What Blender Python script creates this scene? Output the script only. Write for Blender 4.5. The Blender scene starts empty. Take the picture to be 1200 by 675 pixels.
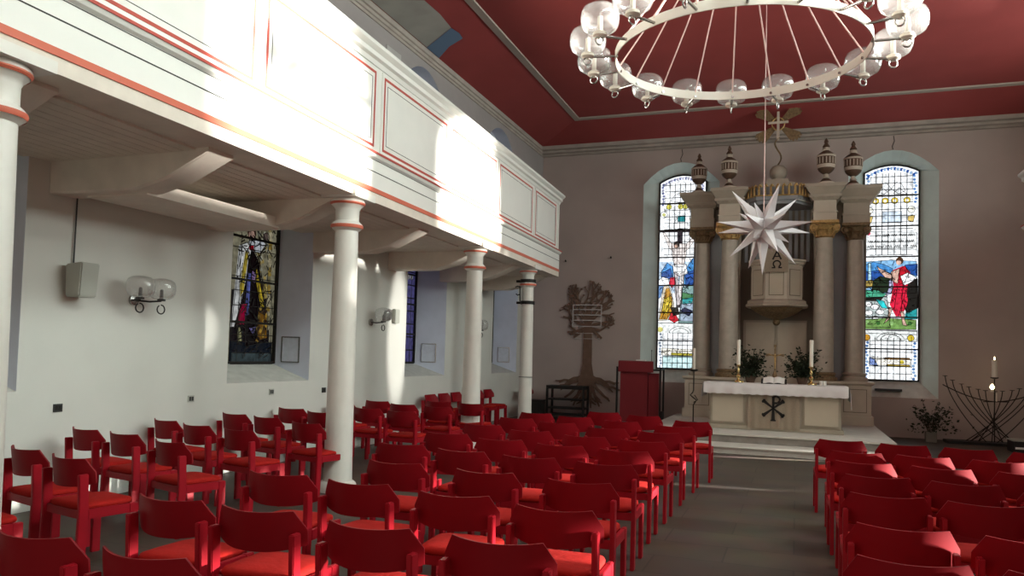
import bpy, math, random
from math import sin, cos, pi, radians, atan2, hypot, sqrt, tan
from mathutils import Vector, Matrix
from mathutils.geometry import tessellate_polygon
random.seed(7)
S = bpy.context.scene
COL = S.collection

# ------------------------------------------------------------ room constants
XL, XR, YB, YF = -6.95, 6.15, 19.7, -3.0      # left wall, right wall, altar wall, open end behind the camera
ZC = 7.15                                      # cornice height
ZT = 7.45                                      # flat ceiling
GD = -.0344                                    # gallery runs very slightly out of square
GU = Vector((sin(GD), cos(GD), 0)); GW = Vector((cos(GD), -sin(GD), 0))
def gx(y): return -4.81 + (y - 7.86) * tan(GD)   # gallery front face x at depth y

# ------------------------------------------------------------ materials
def mat(name, col, rough=.6, metal=0, noise=None, bump=0, scale=8, spec=.3, col2=None, emit=None, estr=0):
    m = bpy.data.materials.new(name); m.use_nodes = True
    nt = m.node_tree; b = nt.nodes['Principled BSDF']
    b.inputs['Base Color'].default_value = (*col, 1)
    b.inputs['Roughness'].default_value = rough
    b.inputs['Metallic'].default_value = metal
    b.inputs['Specular IOR Level'].default_value = spec
    if emit:
        b.inputs['Emission Color'].default_value = (*emit, 1); b.inputs['Emission Strength'].default_value = estr
    if noise or bump:
        tc = nt.nodes.new('ShaderNodeTexCoord')
        n = nt.nodes.new('ShaderNodeTexNoise'); n.inputs['Scale'].default_value = scale; n.inputs['Detail'].default_value = 6
        nt.links.new(tc.outputs['Object'], n.inputs['Vector'])
        if noise:
            r = nt.nodes.new('ShaderNodeValToRGB')
            r.color_ramp.elements[0].position = .3; r.color_ramp.elements[1].position = .7
            c2 = col2 or tuple(c * (1 - noise) for c in col)
            r.color_ramp.elements[0].color = (*c2, 1); r.color_ramp.elements[1].color = (*col, 1)
            nt.links.new(n.outputs['Fac'], r.inputs['Fac']); nt.links.new(r.outputs['Color'], b.inputs['Base Color'])
        if bump:
            bp = nt.nodes.new('ShaderNodeBump'); bp.inputs['Strength'].default_value = bump; bp.inputs['Distance'].default_value = .02
            nt.links.new(n.outputs['Fac'], bp.inputs['Height']); nt.links.new(bp.outputs['Normal'], b.inputs['Normal'])
    return m

M = dict(
    plaster=mat('white_plaster', (.66, .66, .61), .55, noise=.06, bump=.15, scale=1.6, spec=.35),
    upperwall=mat('mauve_grey_plaster', (.36, .33, .32), .8, noise=.12, scale=1.5),
    bluearch=mat('blue_grey_arch_paint', (.52, .54, .62), .8, noise=.08, scale=2),
    paleplaster=mat('pale_plaster_strip', (.50, .48, .46), .8, noise=.1, scale=3),
    backwall=mat('pink_grey_plaster', (.46, .385, .35), .8, noise=.10, bump=.1, scale=1.1),
    reveal=mat('window_reveal_plaster', (.62, .72, .68), .8, noise=.12, scale=3),
    reveal_blue=mat('side_window_reveal_plaster', (.66, .70, .80), .8, noise=.1, scale=3),
    sill=mat('sill_plaster', (.62, .62, .57), .7, noise=.2, scale=6),
    cornice=mat('cornice_plaster', (.44, .385, .34), .8, noise=.2, scale=4),
    red_ceiling=mat('red_ceiling_paint', (.34, .058, .055), .75, noise=.12, scale=1.2),
    trim=mat('ceiling_strip', (.42, .36, .31), .7),
    white=mat('white_paint', (.78, .78, .73), .42, noise=.04, scale=3, spec=.4),
    soffit=mat('soffit_paint', (.74, .67, .58), .7, noise=.12, scale=5, bump=.1),
    redline=mat('red_line_paint', (.58, .14, .085), .5),
    redline2=mat('deep_red_line_paint', (.45, .075, .055), .5),
    blackline=mat('black_line_paint', (.04, .04, .035), .6),
    column=mat('column_paint', (.72, .70, .64), .4, noise=.06, scale=6, bump=.06, spec=.45),
    iron=mat('black_iron', (.02, .018, .016), .5, metal=.3),
    chair=mat('red_lacquered_wood', (.34, .005, .014), .45, noise=.12, scale=4, spec=.25),
    back=mat('dark_red_lacquered_plywood', (.23, .0015, .007), .5, noise=.15, scale=3, spec=.2),
    seat=mat('orange_red_upholstery', (.36, .013, .010), .85, noise=.15, scale=30, bump=.15, spec=.1),
    stone=mat('pale_stone_step', (.62, .60, .54), .6, noise=.15, scale=4),
    riser=mat('grey_stone_riser', (.30, .28, .25), .7, noise=.3, scale=5),
    altar=mat('altar_paint', (.40, .36, .28), .6, noise=.08, scale=4),
    altarpanel=mat('altar_panel_paint', (.50, .44, .34), .55, noise=.05, scale=4),
    taupe=mat('retable_taupe_paint', (.40, .345, .275), .5, noise=.1, scale=5),
    taupe_l=mat('retable_light_paint', (.52, .46, .37), .45, noise=.08, scale=5),
    bluegrey=mat('retable_blue_grey_paint', (.27, .28, .29), .6, noise=.08, scale=5),
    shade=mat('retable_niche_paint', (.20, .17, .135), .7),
    marble=mat('column_marbling', (.50, .45, .37), .35, noise=.18, scale=7, spec=.5),
    brown=mat('brown_urn_paint', (.12, .07, .045), .5, noise=.3, scale=20),
    cream=mat('cream_urn_paint', (.50, .43, .35), .5),
    gold=mat('old_gold', (.60, .40, .16), .4, metal=.45, noise=.4, scale=25),
    golddark=mat('tarnished_gold', (.28, .19, .10), .5, metal=.25, noise=.5, scale=25),
    cloth=mat('white_altar_cloth', (.66, .63, .62), .9, noise=.06, scale=10),
    linen=mat('beige_antependium_cloth', (.33, .27, .20), .9, noise=.15, scale=60),
    wax=mat('candle_wax', (.80, .76, .66), .5),
    brass=mat('polished_brass', (.60, .45, .20), .25, metal=.9),
    leaf=mat('dark_leaves', (.018, .030, .012), .6, noise=.5, scale=15),
    stem=mat('plant_stem', (.05, .035, .02), .8),
    woodtree=mat('dark_cut_wood', (.19, .115, .08), .7, noise=.3, scale=6),
    paper=mat('paper', (.75, .74, .70), .8),
    papergrey=mat('printed_notice', (.62, .66, .74), .4, noise=.15, scale=14),
    red_lectern=mat('dark_red_lectern_board', (.20, .014, .02), .6),
    blackwood=mat('black_stained_wood', (.012, .010, .009), .5),
    greyplastic=mat('grey_plastic', (.42, .43, .38), .5),
    darkplastic=mat('dark_plastic', (.04, .04, .04), .5),
    star=mat('white_paper_star', (.62, .60, .61), .7),
    cable=mat('pale_pink_cable', (.75, .52, .48), .5),
    ringm=mat('cream_metal_band', (.70, .66, .58), .35, spec=.5),
    steel=mat('brushed_steel', (.45, .44, .42), .25, metal=.9),
    stave=mat('white_rail', (.55, .52, .50), .5),
    blue=mat('blue_wall_paint', (.13, .20, .30), .8),
    greypaint=mat('grey_wall_paint', (.40, .39, .35), .8, noise=.2, scale=2),
    concrete=mat('planter_concrete', (.20, .18, .15), .8),
    flame=mat('candle_flame', (1, .8, .5), .5, emit=(1, .75, .4), estr=12),
)
def floor_mat():
    m = mat('grey_brown_stone_floor', (.2, .18, .15), .5, spec=.35)
    nt = m.node_tree; b = nt.nodes['Principled BSDF']
    tc = nt.nodes.new('ShaderNodeTexCoord')
    br = nt.nodes.new('ShaderNodeTexBrick')
    br.inputs['Scale'].default_value = 1.0; br.inputs['Brick Width'].default_value = 1.1; br.inputs['Row Height'].default_value = .55
    br.inputs['Mortar Size'].default_value = .008
    br.inputs['Color1'].default_value = (.092, .073, .056, 1); br.inputs['Color2'].default_value = (.064, .051, .039, 1)
    br.inputs['Mortar'].default_value = (.04, .034, .028, 1)
    n = nt.nodes.new('ShaderNodeTexNoise'); n.inputs['Scale'].default_value = 2.2; n.inputs['Detail'].default_value = 8
    mx = nt.nodes.new('ShaderNodeMixRGB'); mx.blend_type = 'MULTIPLY'; mx.inputs['Fac'].default_value = .5
    nt.links.new(tc.outputs['Object'], br.inputs['Vector']); nt.links.new(tc.outputs['Object'], n.inputs['Vector'])
    nt.links.new(br.outputs['Color'], mx.inputs['Color1']); nt.links.new(n.outputs['Color'], mx.inputs['Color2'])
    nt.links.new(mx.outputs['Color'], b.inputs['Base Color'])
    return m
M['floor'] = floor_mat()
def glassy(name, haze, tint=(1, 1, 1), hz=(.8, .8, .78)):
    m = bpy.data.materials.new(name); m.use_nodes = True; nt = m.node_tree
    nt.nodes.clear(); N = nt.nodes.new
    out = N('ShaderNodeOutputMaterial'); tr = N('ShaderNodeBsdfTransparent'); tr.inputs[0].default_value = (*tint, 1)
    gl = N('ShaderNodeBsdfGlossy'); gl.inputs['Roughness'].default_value = .06
    tl = N('ShaderNodeBsdfTranslucent'); tl.inputs[0].default_value = (*hz, 1)
    df = N('ShaderNodeBsdfDiffuse'); df.inputs[0].default_value = (*hz, 1)
    ad = N('ShaderNodeMixShader'); ad.inputs[0].default_value = .5
    lw = N('ShaderNodeLayerWeight'); lw.inputs[0].default_value = .25
    m1 = N('ShaderNodeMixShader'); m1.inputs[0].default_value = haze
    m2 = N('ShaderNodeMixShader')
    L = nt.links.new
    L(tl.outputs[0], ad.inputs[1]); L(df.outputs[0], ad.inputs[2])
    L(tr.outputs[0], m1.inputs[1]); L(ad.outputs[0], m1.inputs[2])
    L(lw.outputs['Facing'], m2.inputs[0]); L(m1.outputs[0], m2.inputs[1]); L(gl.outputs[0], m2.inputs[2])
    L(m2.outputs[0], out.inputs[0])
    return m
M['globe'] = glassy('clear_lamp_glass', .26)
def stained(name, strength):
    m = bpy.data.materials.new(name); m.use_nodes = True; nt = m.node_tree; nt.nodes.clear(); N = nt.nodes.new
    out = N('ShaderNodeOutputMaterial'); at = N('ShaderNodeAttribute'); at.attribute_name = 'tint'
    em = N('ShaderNodeEmission'); em.inputs['Strength'].default_value = strength  # daylight behind the glass is put in as emission
    gl = N('ShaderNodeBsdfGlossy'); gl.inputs['Roughness'].default_value = .2
    no = N('ShaderNodeTexNoise'); no.inputs['Scale'].default_value = 11; tc = N('ShaderNodeTexCoord')
    mr = N('ShaderNodeMapRange'); mr.inputs[1].default_value = .3; mr.inputs[2].default_value = .7; mr.inputs[3].default_value = .5; mr.inputs[4].default_value = 1.25
    mu = N('ShaderNodeMixRGB'); mu.blend_type = 'MULTIPLY'; mu.inputs[0].default_value = 1
    mx = N('ShaderNodeMixShader'); mx.inputs[0].default_value = .04
    L = nt.links.new
    L(tc.outputs['Object'], no.inputs[0]); L(no.outputs[0], mr.inputs[0]); L(at.outputs['Color'], mu.inputs[1]); L(mr.outputs[0], mu.inputs[2])
    L(mu.outputs[0], em.inputs[0]); L(em.outputs[0], mx.inputs[1]); L(gl.outputs[0], mx.inputs[2]); L(mx.outputs[0], out.inputs[0])
    return m
M['glass_bright'] = stained('emissive_stained_glass', 1.15)
M['glass_dim'] = stained('faint_emissive_stained_glass', .42)

# ------------------------------------------------------------ mesh building
class MB:
    def __init__(s): s.v = []; s.f = []; s.mi = []; s.sm = []; s.m = 0; s.smooth = False; s.T = Matrix.Identity(4); s.col = []; s.c = (1, 1, 1)
    def add(s, vs, fs):
        o = len(s.v)
        s.v += [tuple(s.T @ Vector(p)) for p in vs]
        for f in fs: s.f.append(tuple(i + o for i in f)); s.mi.append(s.m); s.sm.append(s.smooth); s.col.append(s.c)
    def box(s, x0, x1, y0, y1, z0, z1):
        s.add([(x, y, z) for z in (z0, z1) for y in (y0, y1) for x in (x0, x1)],
              [(0, 2, 3, 1), (4, 5, 7, 6), (0, 1, 5, 4), (2, 6, 7, 3), (0, 4, 6, 2), (1, 3, 7, 5)])
    def cbox(s, c, d): s.box(c[0] - d[0] / 2, c[0] + d[0] / 2, c[1] - d[1] / 2, c[1] + d[1] / 2, c[2] - d[2] / 2, c[2] + d[2] / 2)
    def prism(s, poly, z0, z1):
        n = len(poly)
        s.add([(x, y, z0) for x, y in poly] + [(x, y, z1) for x, y in poly],
              [tuple(range(n))[::-1], tuple(range(n, 2 * n))] + [(i, (i + 1) % n, n + (i + 1) % n, n + i) for i in range(n)])
    def loft(s, rings, cap=True, closed=True):
        n = len(rings[0]); vs = [p for r in rings for p in r]; fs = []
        for k in range(len(rings) - 1):
            for i in range(n if closed else n - 1):
                j = (i + 1) % n; fs.append((k * n + i, k * n + j, (k + 1) * n + j, (k + 1) * n + i))
        if cap: fs += [tuple(range(n))[::-1], tuple(range(len(vs) - n, len(vs)))]
        s.add(vs, fs)
    def lathe(s, prof, c=(0, 0, 0), seg=20, a0=0, cap=True):
        s.loft([[(c[0] + r * cos(a0 + 2 * pi * i / seg), c[1] + r * sin(a0 + 2 * pi * i / seg), c[2] + z) for i in range(seg)] for r, z in prof], cap)
    def tube(s, pts, r, seg=6, r2=None, closed=False):
        pts = [Vector(p) for p in pts]; rings = []; n = len(pts); up = None
        for i, p in enumerate(pts):
            if closed: t = pts[(i + 1) % n] - pts[i - 1]
            else: t = (pts[min(i + 1, n - 1)] - pts[max(i - 1, 0)])
            t.normalize()
            if up is None: up = Vector((0, 0, 1)) if abs(t.z) < .9 else Vector((1, 0, 0))
            u = t.cross(up)
            if u.length < 1e-4: u = t.orthogonal()
            u.normalize(); w = u.cross(t); up = w
            rr = r if r2 is None else r + (r2 - r) * i / (n - 1)
            rings.append([tuple(p + u * rr * cos(2 * pi * k / seg) + w * rr * sin(2 * pi * k / seg)) for k in range(seg)])
        if closed: rings.append(rings[0])
        s.loft(rings, not closed)
    def sphere(s, c, r, seg=12, rings=8, sz=1):
        s.lathe([(max(r * sin(pi * i / rings), .0005), -r * cos(pi * i / rings) * sz) for i in range(rings + 1)], c, seg)
    def frustum(s, a, b, z0, z1):   # a,b = (x0,x1,y0,y1)
        q = lambda r, z: [(r[0], r[2], z), (r[1], r[2], z), (r[1], r[3], z), (r[0], r[3], z)]
        s.loft([q(a, z0), q(b, z1)])
    def build(s, name, mats, parent=None, loc=None, angle=35, bevel=0, rot=None):
        me = bpy.data.meshes.new(name); me.from_pydata(s.v, [], s.f)
        if not isinstance(mats, (list, tuple)): mats = [mats]
        for m in mats: me.materials.append(M[m])
        me.polygons.foreach_set('material_index', s.mi)
        me.polygons.foreach_set('use_smooth', s.sm)
        if any(c != (1, 1, 1) for c in s.col):
            a = me.color_attributes.new('tint', 'FLOAT_COLOR', 'CORNER'); data = []
            for f, c in zip(s.f, s.col): data += [*c, 1] * len(f)
            a.data.foreach_set('color', data)
        import bmesh
        bm = bmesh.new(); bm.from_mesh(me)
        if not any(c != (1, 1, 1) for c in s.col): bmesh.ops.recalc_face_normals(bm, faces=bm.faces)
        if bevel: bmesh.ops.remove_doubles(bm, verts=bm.verts, dist=1e-5); bmesh.ops.bevel(bm, geom=list(bm.edges), offset=bevel, segments=2, affect='EDGES', clamp_overlap=True)
        bm.to_mesh(me); bm.free()
        if any(s.sm): me.set_sharp_from_angle(angle=radians(angle))
        me.update()
        o = bpy.data.objects.new(name, me); COL.objects.link(o)
        if parent: o.parent = parent
        if loc: o.location = loc
        if rot: o.rotation_euler = rot
        return o
def empty(name, loc, label, cat, group=None, rz=0):
    o = bpy.data.objects.new(name, None); COL.objects.link(o); o.location = loc; o.rotation_euler = (0, 0, rz); o.empty_display_size = .1
    o['label'] = label; o['category'] = cat
    if group: o['group'] = group
    return o
def tag(o, label, cat, group=None):
    o['label'] = label; o['category'] = cat
    if group: o['group'] = group
    return o
def struct(o, label=None, cat=None):
    o['kind'] = 'structure'
    if label: o['label'] = label; o['category'] = cat
    return o
def copy_tree(o, parent=None):
    c = o.copy(); COL.objects.link(c)
    if parent: c.parent = parent
    for ch in list(o.children): copy_tree(ch, c)
    return c

# ------------------------------------------------------------ shell: walls with arched niches
def arch(cx, hw, z0, zs, za, n=10):
    """outline (u,z) of an opening: sill z0, spring zs, apex za"""
    pts = [(cx - hw, z0), (cx + hw, z0), (cx + hw, zs)]
    for i in range(1, n): 
        t = i / n; a = pi * t
        k = 1 - (2 * t - 1) ** 2
        pts.append((cx + hw * (1 - 2 * t), zs + (za - zs) * k))
    pts.append((cx - hw, zs))
    return pts
def wall(name, outer, holes, to3, mt, label):
    mb = MB(); polys = [outer] + holes
    tri = tessellate_polygon([[Vector((u, z, 0)) for u, z in p] for p in polys])
    flat = [q for p in polys for q in p]
    mb.add([to3(u, z, 0) for u, z in flat], [tuple(t) for t in tri])
    return struct(mb.build(name, mt), label, 'wall')
LW = [(4.4, .9), (9.1, .9), (13.95, .88), (18.4, .88)]
left3 = lambda u, z, d: (XL - d, u, z)
right3 = lambda u, z, d: (XR + d, u, z)
back3 = lambda u, z, d: (u, YB + d, z)
LN = [arch(c, h, 1.16, 6.1, 6.6) for c, h in LW]
BN = [(-2.79, .95, 1.05), (2.06, .95, .9)]
BH = [arch(c, h, z, 6.1, 6.63) for c, h, z in BN]
wall('wall_left', [(YF, 0), (YB, 0), (YB, ZC + .1), (YF, ZC + .1)], LN, left3, 'plaster', 'white plastered side wall under and above the gallery')
XU = -6.48
UN = [arch(12.6, .80, 3.9, 6.45, 6.86), arch(16.55, .84, 3.9, 6.45, 6.86)]
up3 = lambda u, z, d: (XU - d, u, z)
wall('wall_left_upper', [(YF, 3.62), (YB, 3.62), (YB, ZC + .1), (YF, ZC + .1)], UN, up3, 'upperwall', 'mauve grey side wall above the gallery')
mb = MB()
for p in UN:
    k = len(p); mb.add([up3(u, z, 0) for u, z in p] + [up3(u, z, .3) for u, z in p], [(i, (i + 1) % k, k + (i + 1) % k, k + i) for i in range(k)] + [tuple(range(k, 2 * k))])
struct(mb.build('trim_7', 'bluearch'), 'blue grey blind arches in the wall above the gallery', 'trim')
mb = MB(); mb.box(XU - .001, XU + .012, 11.15, 11.65, 5.2, 6.75); struct(mb.build('trim_8', 'paleplaster'), 'pale plaster strip on the wall above the gallery', 'trim')
RN = [arch(c, 1.35, 4.72, 6.2, 6.7) for c in (9.1, 13.95)]  # unseen windows, sills and widths shaped to throw the sun patches
SUN_SLITS = [[(y0, z0), (y1, z0), (y1, z1), (y0, z1)] for y0, y1, z0, z1 in ((15.62, 15.80, .66, .83), (11.95, 12.1, .76, .86), (5.0, 6.3, 1.18, 1.45), (8.1, 9.3, 1.2, 1.5), (10.6, 11.4, 1.15, 1.42))]  # added unseen slits letting low sun onto chairs and floor
wall('wall_right', [(YF, 0), (YB, 0), (YB, ZC + .1), (YF, ZC + .1)], RN + SUN_SLITS, right3, 'plaster', 'plastered side wall on the right')
wall('wall_back', [(XL, 0), (XR, 0), (XR, ZC + .1), (XL, ZC + .1)], BH, back3, 'backwall', 'pinkish grey plastered wall behind the altar')
mb = MB(); mb.box(XL - .6, XR + .6, YF, YB + .6, -.1, 0)
struct(mb.build('floor', 'floor'), 'dark grey brown stone floor', 'floor')
# ceiling: cove + flat field
c0 = (XL + .56, XR - .55, YF, YB - .4); c1 = (XL + 1.85, XR - 1.7, YF, YB - 1.65)
mb = MB()
q = lambda r, z: [(r[0], r[2], z), (r[1], r[2], z), (r[1], r[3], z), (r[0], r[3], z)]
mb.loft([q((XL - .1, XR + .1, YF, YB + .1), ZC + .08), q(c0, ZC + .02), q(c1, ZT)], cap=False)
mb.add(q(c1, ZT), [(0, 1, 2, 3)])
mb.add([(XL - .6, YF, ZT + .02), (XR + .6, YF, ZT + .02), (XR + .6, YB + .6, ZT + .02), (XL - .6, YB + .6, ZT + .02)], [(0, 1, 2, 3)])
struct(mb.build('ceiling', 'red_ceiling'), 'red painted coved ceiling', 'ceiling')
mb = MB()   # pale strip framing the flat field
w = .07
mb.box(c1[0] - w, c1[0] + w, YF, c1[3] + w, ZT - .035, ZT + .01)
mb.box(c1[1] - w, c1[1] + w, YF, c1[3] + w, ZT - .035, ZT + .01)
mb.box(c1[0] + w, c1[1] - w, c1[3] - w, c1[3] + w, ZT - .035, ZT + .01)
struct(mb.build('trim_1', 'trim'), 'pale strip framing the red ceiling field', 'trim')
def cornice_prof(sgn):   # (inset, z)
    return [(0, ZC - .17), (.02, ZC - .17), (.03, ZC - .13), (.055, ZC - .12), (.06, ZC - .07), (.09, ZC - .06), (.10, ZC + .025), (0, ZC + .05)]
mb = MB(); mb.loft([[(XU + i * 1.0, y, z) for i, z in cornice_prof(1)] for y in (YF, YB)]); struct(mb.build('trim_2', 'cornice'), 'moulded plaster cornice along the gallery side', 'trim')
mb = MB(); mb.loft([[(XR - i * 5.6, y, z) for i, z in cornice_prof(1)] for y in (YF, YB)]); struct(mb.build('trim_3', 'cornice'), 'moulded plaster cornice on the right', 'trim')
mb = MB(); mb.loft([[(x, YB - i * 4.1, z) for i, z in cornice_prof(1)] for x in (XL, XR)]); struct(mb.build('trim_4', 'cornice'), 'moulded plaster cornice above the altar wall', 'trim')
# painted patches on the left cove (old decoration)
def cove_pt(y, t, off=.004):   # t 0..1 from cornice up to the strip, left side
    return (c0[0] + (c1[0] - c0[0]) * t + off * .3, y, ZC + .02 + (ZT - ZC - .02) * t - off)
def patch(name, pts, mt, label, off):
    mb = MB(); n = len(pts)
    tri = tessellate_polygon([[Vector((y, t, 0)) for y, t in pts]])
    mb.add([cove_pt(y, t, off) for y, t in pts], [tuple(t) for t in tri])
    return struct(mb.build(name, mt), label, 'trim')
patch('trim_5', [(10.25, .02), (10.62, .225), (10.95, .535), (11.5, .55), (12.03, .52), (12.2, .28), (12.38, .02)], 'greypaint', 'old grey paint patch on the red cove', .010)
patch('trim_6', [(12.38, .02), (12.2, .28), (12.03, .52), (12.28, .55), (12.50, .53), (12.62, .28), (12.9, .02)], 'blue', 'old blue painted band on the red cove', .016)

# ------------------------------------------------------------ windows
def inside(p, poly):
    x, y = p; r = False; n = len(poly)
    for i in range(n):
        x1, y1 = poly[i]; x2, y2 = poly[i - 1]
        if (y1 > y) != (y2 > y) and x < (x2 - x1) * (y - y1) / (y2 - y1) + x1: r = not r
    return r
def disc(x, y, r, n=10, ry=None): return [(x + r * cos(2 * pi * i / n), y + (ry or r) * sin(2 * pi * i / n)) for i in range(n)]
def window(n, cx, ghw, gz0, gzs, gza, depth, niche, to3, paint, bars, glassmat, label, revmat, flip=1, glass=True):
    root = bpy.data.objects.new('window_%d' % n, None); COL.objects.link(root); root['kind'] = 'structure'; root['label'] = label; root['category'] = 'window'
    root.location = to3(cx, gz0, 0)
    inv = Matrix.Translation(-Vector(root.location))
    g = arch(cx, ghw, gz0, gzs, gza)
    def M_(): 
        m = MB(); m.T = inv; return m
    mb = M_(); k = len(g)
    a = [to3(u, z, 0) for u, z in niche]; b = [to3(u, z, depth) for u, z in g]
    mb.add(a + b, [(i, (i + 1) % k, k + (i + 1) % k, k + i) for i in range(1, k)])
    mb.build('reveal', revmat, root)
    mb = M_(); mb.add([a[0], a[1], b[1], b[0]], [(0, 1, 2, 3)]); mb.build('window_sill', 'sill', root)
    if not glass: return root
    # glass: one sheet plus thin coloured pieces on it
    mb = M_(); mb.c = (.93, .97, 1.0)
    mb.add([to3(u, z, depth - .01) for u, z in g], [tuple(range(k))])
    lay = 0; leads = []
    def piece(poly, col):
        nonlocal lay; lay += 1
        poly = [(min(max(u, cx - ghw + .01), cx + ghw - .01), z) for u, z in poly]
        tri = tessellate_polygon([[Vector((u, z, 0)) for u, z in poly]])
        if max(col) - min(col) > .12 or max(col) < .7: col = tuple(c ** 1.35 * .85 for c in col)
        us = [u for u, _ in poly]; zs_ = [z for _, z in poly]; big = max(us) - min(us) > .12 or max(zs_) - min(zs_) > .15
        if big and len(poly) <= 9 and not (max(us) - min(us) > 1.9 * ghw): leads.extend((*poly[i - 1], *poly[i], .006) for i in range(len(poly)))
        mb.c = col
        mb.add([to3(u, z, depth - .012 - lay * .00012) for u, z in poly], [tuple(t) for t in tri])
    paint(piece, leads, cx, ghw, gz0, gza)
    mb.build('stained_glass', glassmat, root)
    d = depth - .06
    mb = M_()
    for (u0, z0, u1, z1, t) in leads:
        L = hypot(u1 - u0, z1 - z0)
        if L < 1e-4: continue
        nx, nz = -(z1 - z0) / L * t, (u1 - u0) / L * t
        mb.add([to3(u0 + nx, z0 + nz, d + .02), to3(u1 + nx, z1 + nz, d + .02), to3(u1 - nx, z1 - nz, d + .02), to3(u0 - nx, z0 - nz, d + .02)], [(0, 1, 2, 3)])
    mb.build('lead_lines', 'iron', root)
    mb = M_()
    fr = arch(cx, ghw - .03, gz0 + .03, gzs - .01, gza - .035)
    mb.loft([[to3(u, z, depth) for u, z in g], [to3(u, z, d) for u, z in g], [to3(u, z, d) for u, z in fr], [to3(u, z, depth) for u, z in fr]], cap=False)
    mb.build('window_frame', 'iron', root)
    for z in bars:
        mb = M_(); t = .016
        p = [to3(cx - ghw + .01, z - t, d), to3(cx + ghw - .01, z - t, d), to3(cx + ghw - .01, z + t, d), to3(cx - ghw + .01, z + t, d)]
        p2 = [to3(cx - ghw + .01, z - t, d + .03), to3(cx + ghw - .01, z - t, d + .03), to3(cx + ghw - .01, z + t, d + .03), to3(cx - ghw + .01, z + t, d + .03)]
        mb.loft([p, p2]); mb.build('glazing_bar', 'iron', root)
    return root

def scroll_border(piece, leads, cx, hw, z0, z1, wd=.13, dens=.075, cols=((.16, .30, .55), (.35, .5, .7))):
    rnd = random.Random(int(cx * 100))
    for sx in (-1, 1):
        x = cx + sx * (hw - wd / 2 - .03)
        z = z0
        while z < z1:
            piece(disc(x + rnd.uniform(-.02, .02), z, .036, 6), rnd.choice(cols))
            piece(disc(x + rnd.uniform(-.035, .035), z + dens / 2, .016, 5), (.9, .95, 1))
            z += dens
        leads.append((x - sx * wd / 2, z0, x - sx * wd / 2, z1, .005))
def panes(leads, cx, hw, z0, z1, nx, dz, t=.0085):
    for i in range(1, nx): x = cx - hw + 2 * hw * i / nx; leads.append((x, z0, x, z1, t))
    z = z0
    while z < z1: leads.append((cx - hw, z, cx + hw, z, t)); z += dz
def outline(leads, poly, t=.006):
    for i in range(len(poly)): leads.append((*poly[i - 1], *poly[i], t))
def scribble(leads, x0, x1, z0, z1, n, rnd, t=.006, ln=.09):
    for _ in range(n):
        x = rnd.uniform(x0, x1); z = rnd.uniform(z0, z1); a = rnd.uniform(0, pi); l = rnd.uniform(.4, 1) * ln
        x2 = min(max(x + l * cos(a), x0), x1); leads.append((x, z, x2, z + l * sin(a), t))

def arch_border(piece, leads, cx, hw, zs, za, cols):
    for i in range(15):
        t = (i + .5) / 15; x = cx + (hw - .08) * (1 - 2 * t); z = zs - .1 + (za - zs) * (1 - (2 * t - 1) ** 2)
        piece(disc(x, z, .042, 6), cols[i % 2]); piece(disc(x + .03, z - .01, .018, 5), (.95, .97, 1))
BLU = (.03, .15, .45); NAVY = (.01, .03, .12); SKY = (.12, .38, .72); RED = (.60, .01, .05); CRIM = (.75, .02, .10); YEL = (.75, .60, .08); OCH = (.62, .36, .04)
GRN = (.06, .20, .05); TEAL = (.03, .40, .42); DRK = (.012, .015, .015); SKIN = (.72, .52, .44); BRN = (.14, .07, .03); WHT = (.95, .97, 1); GRY = (.45, .47, .50); LGR = (.35, .55, .25)

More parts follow.
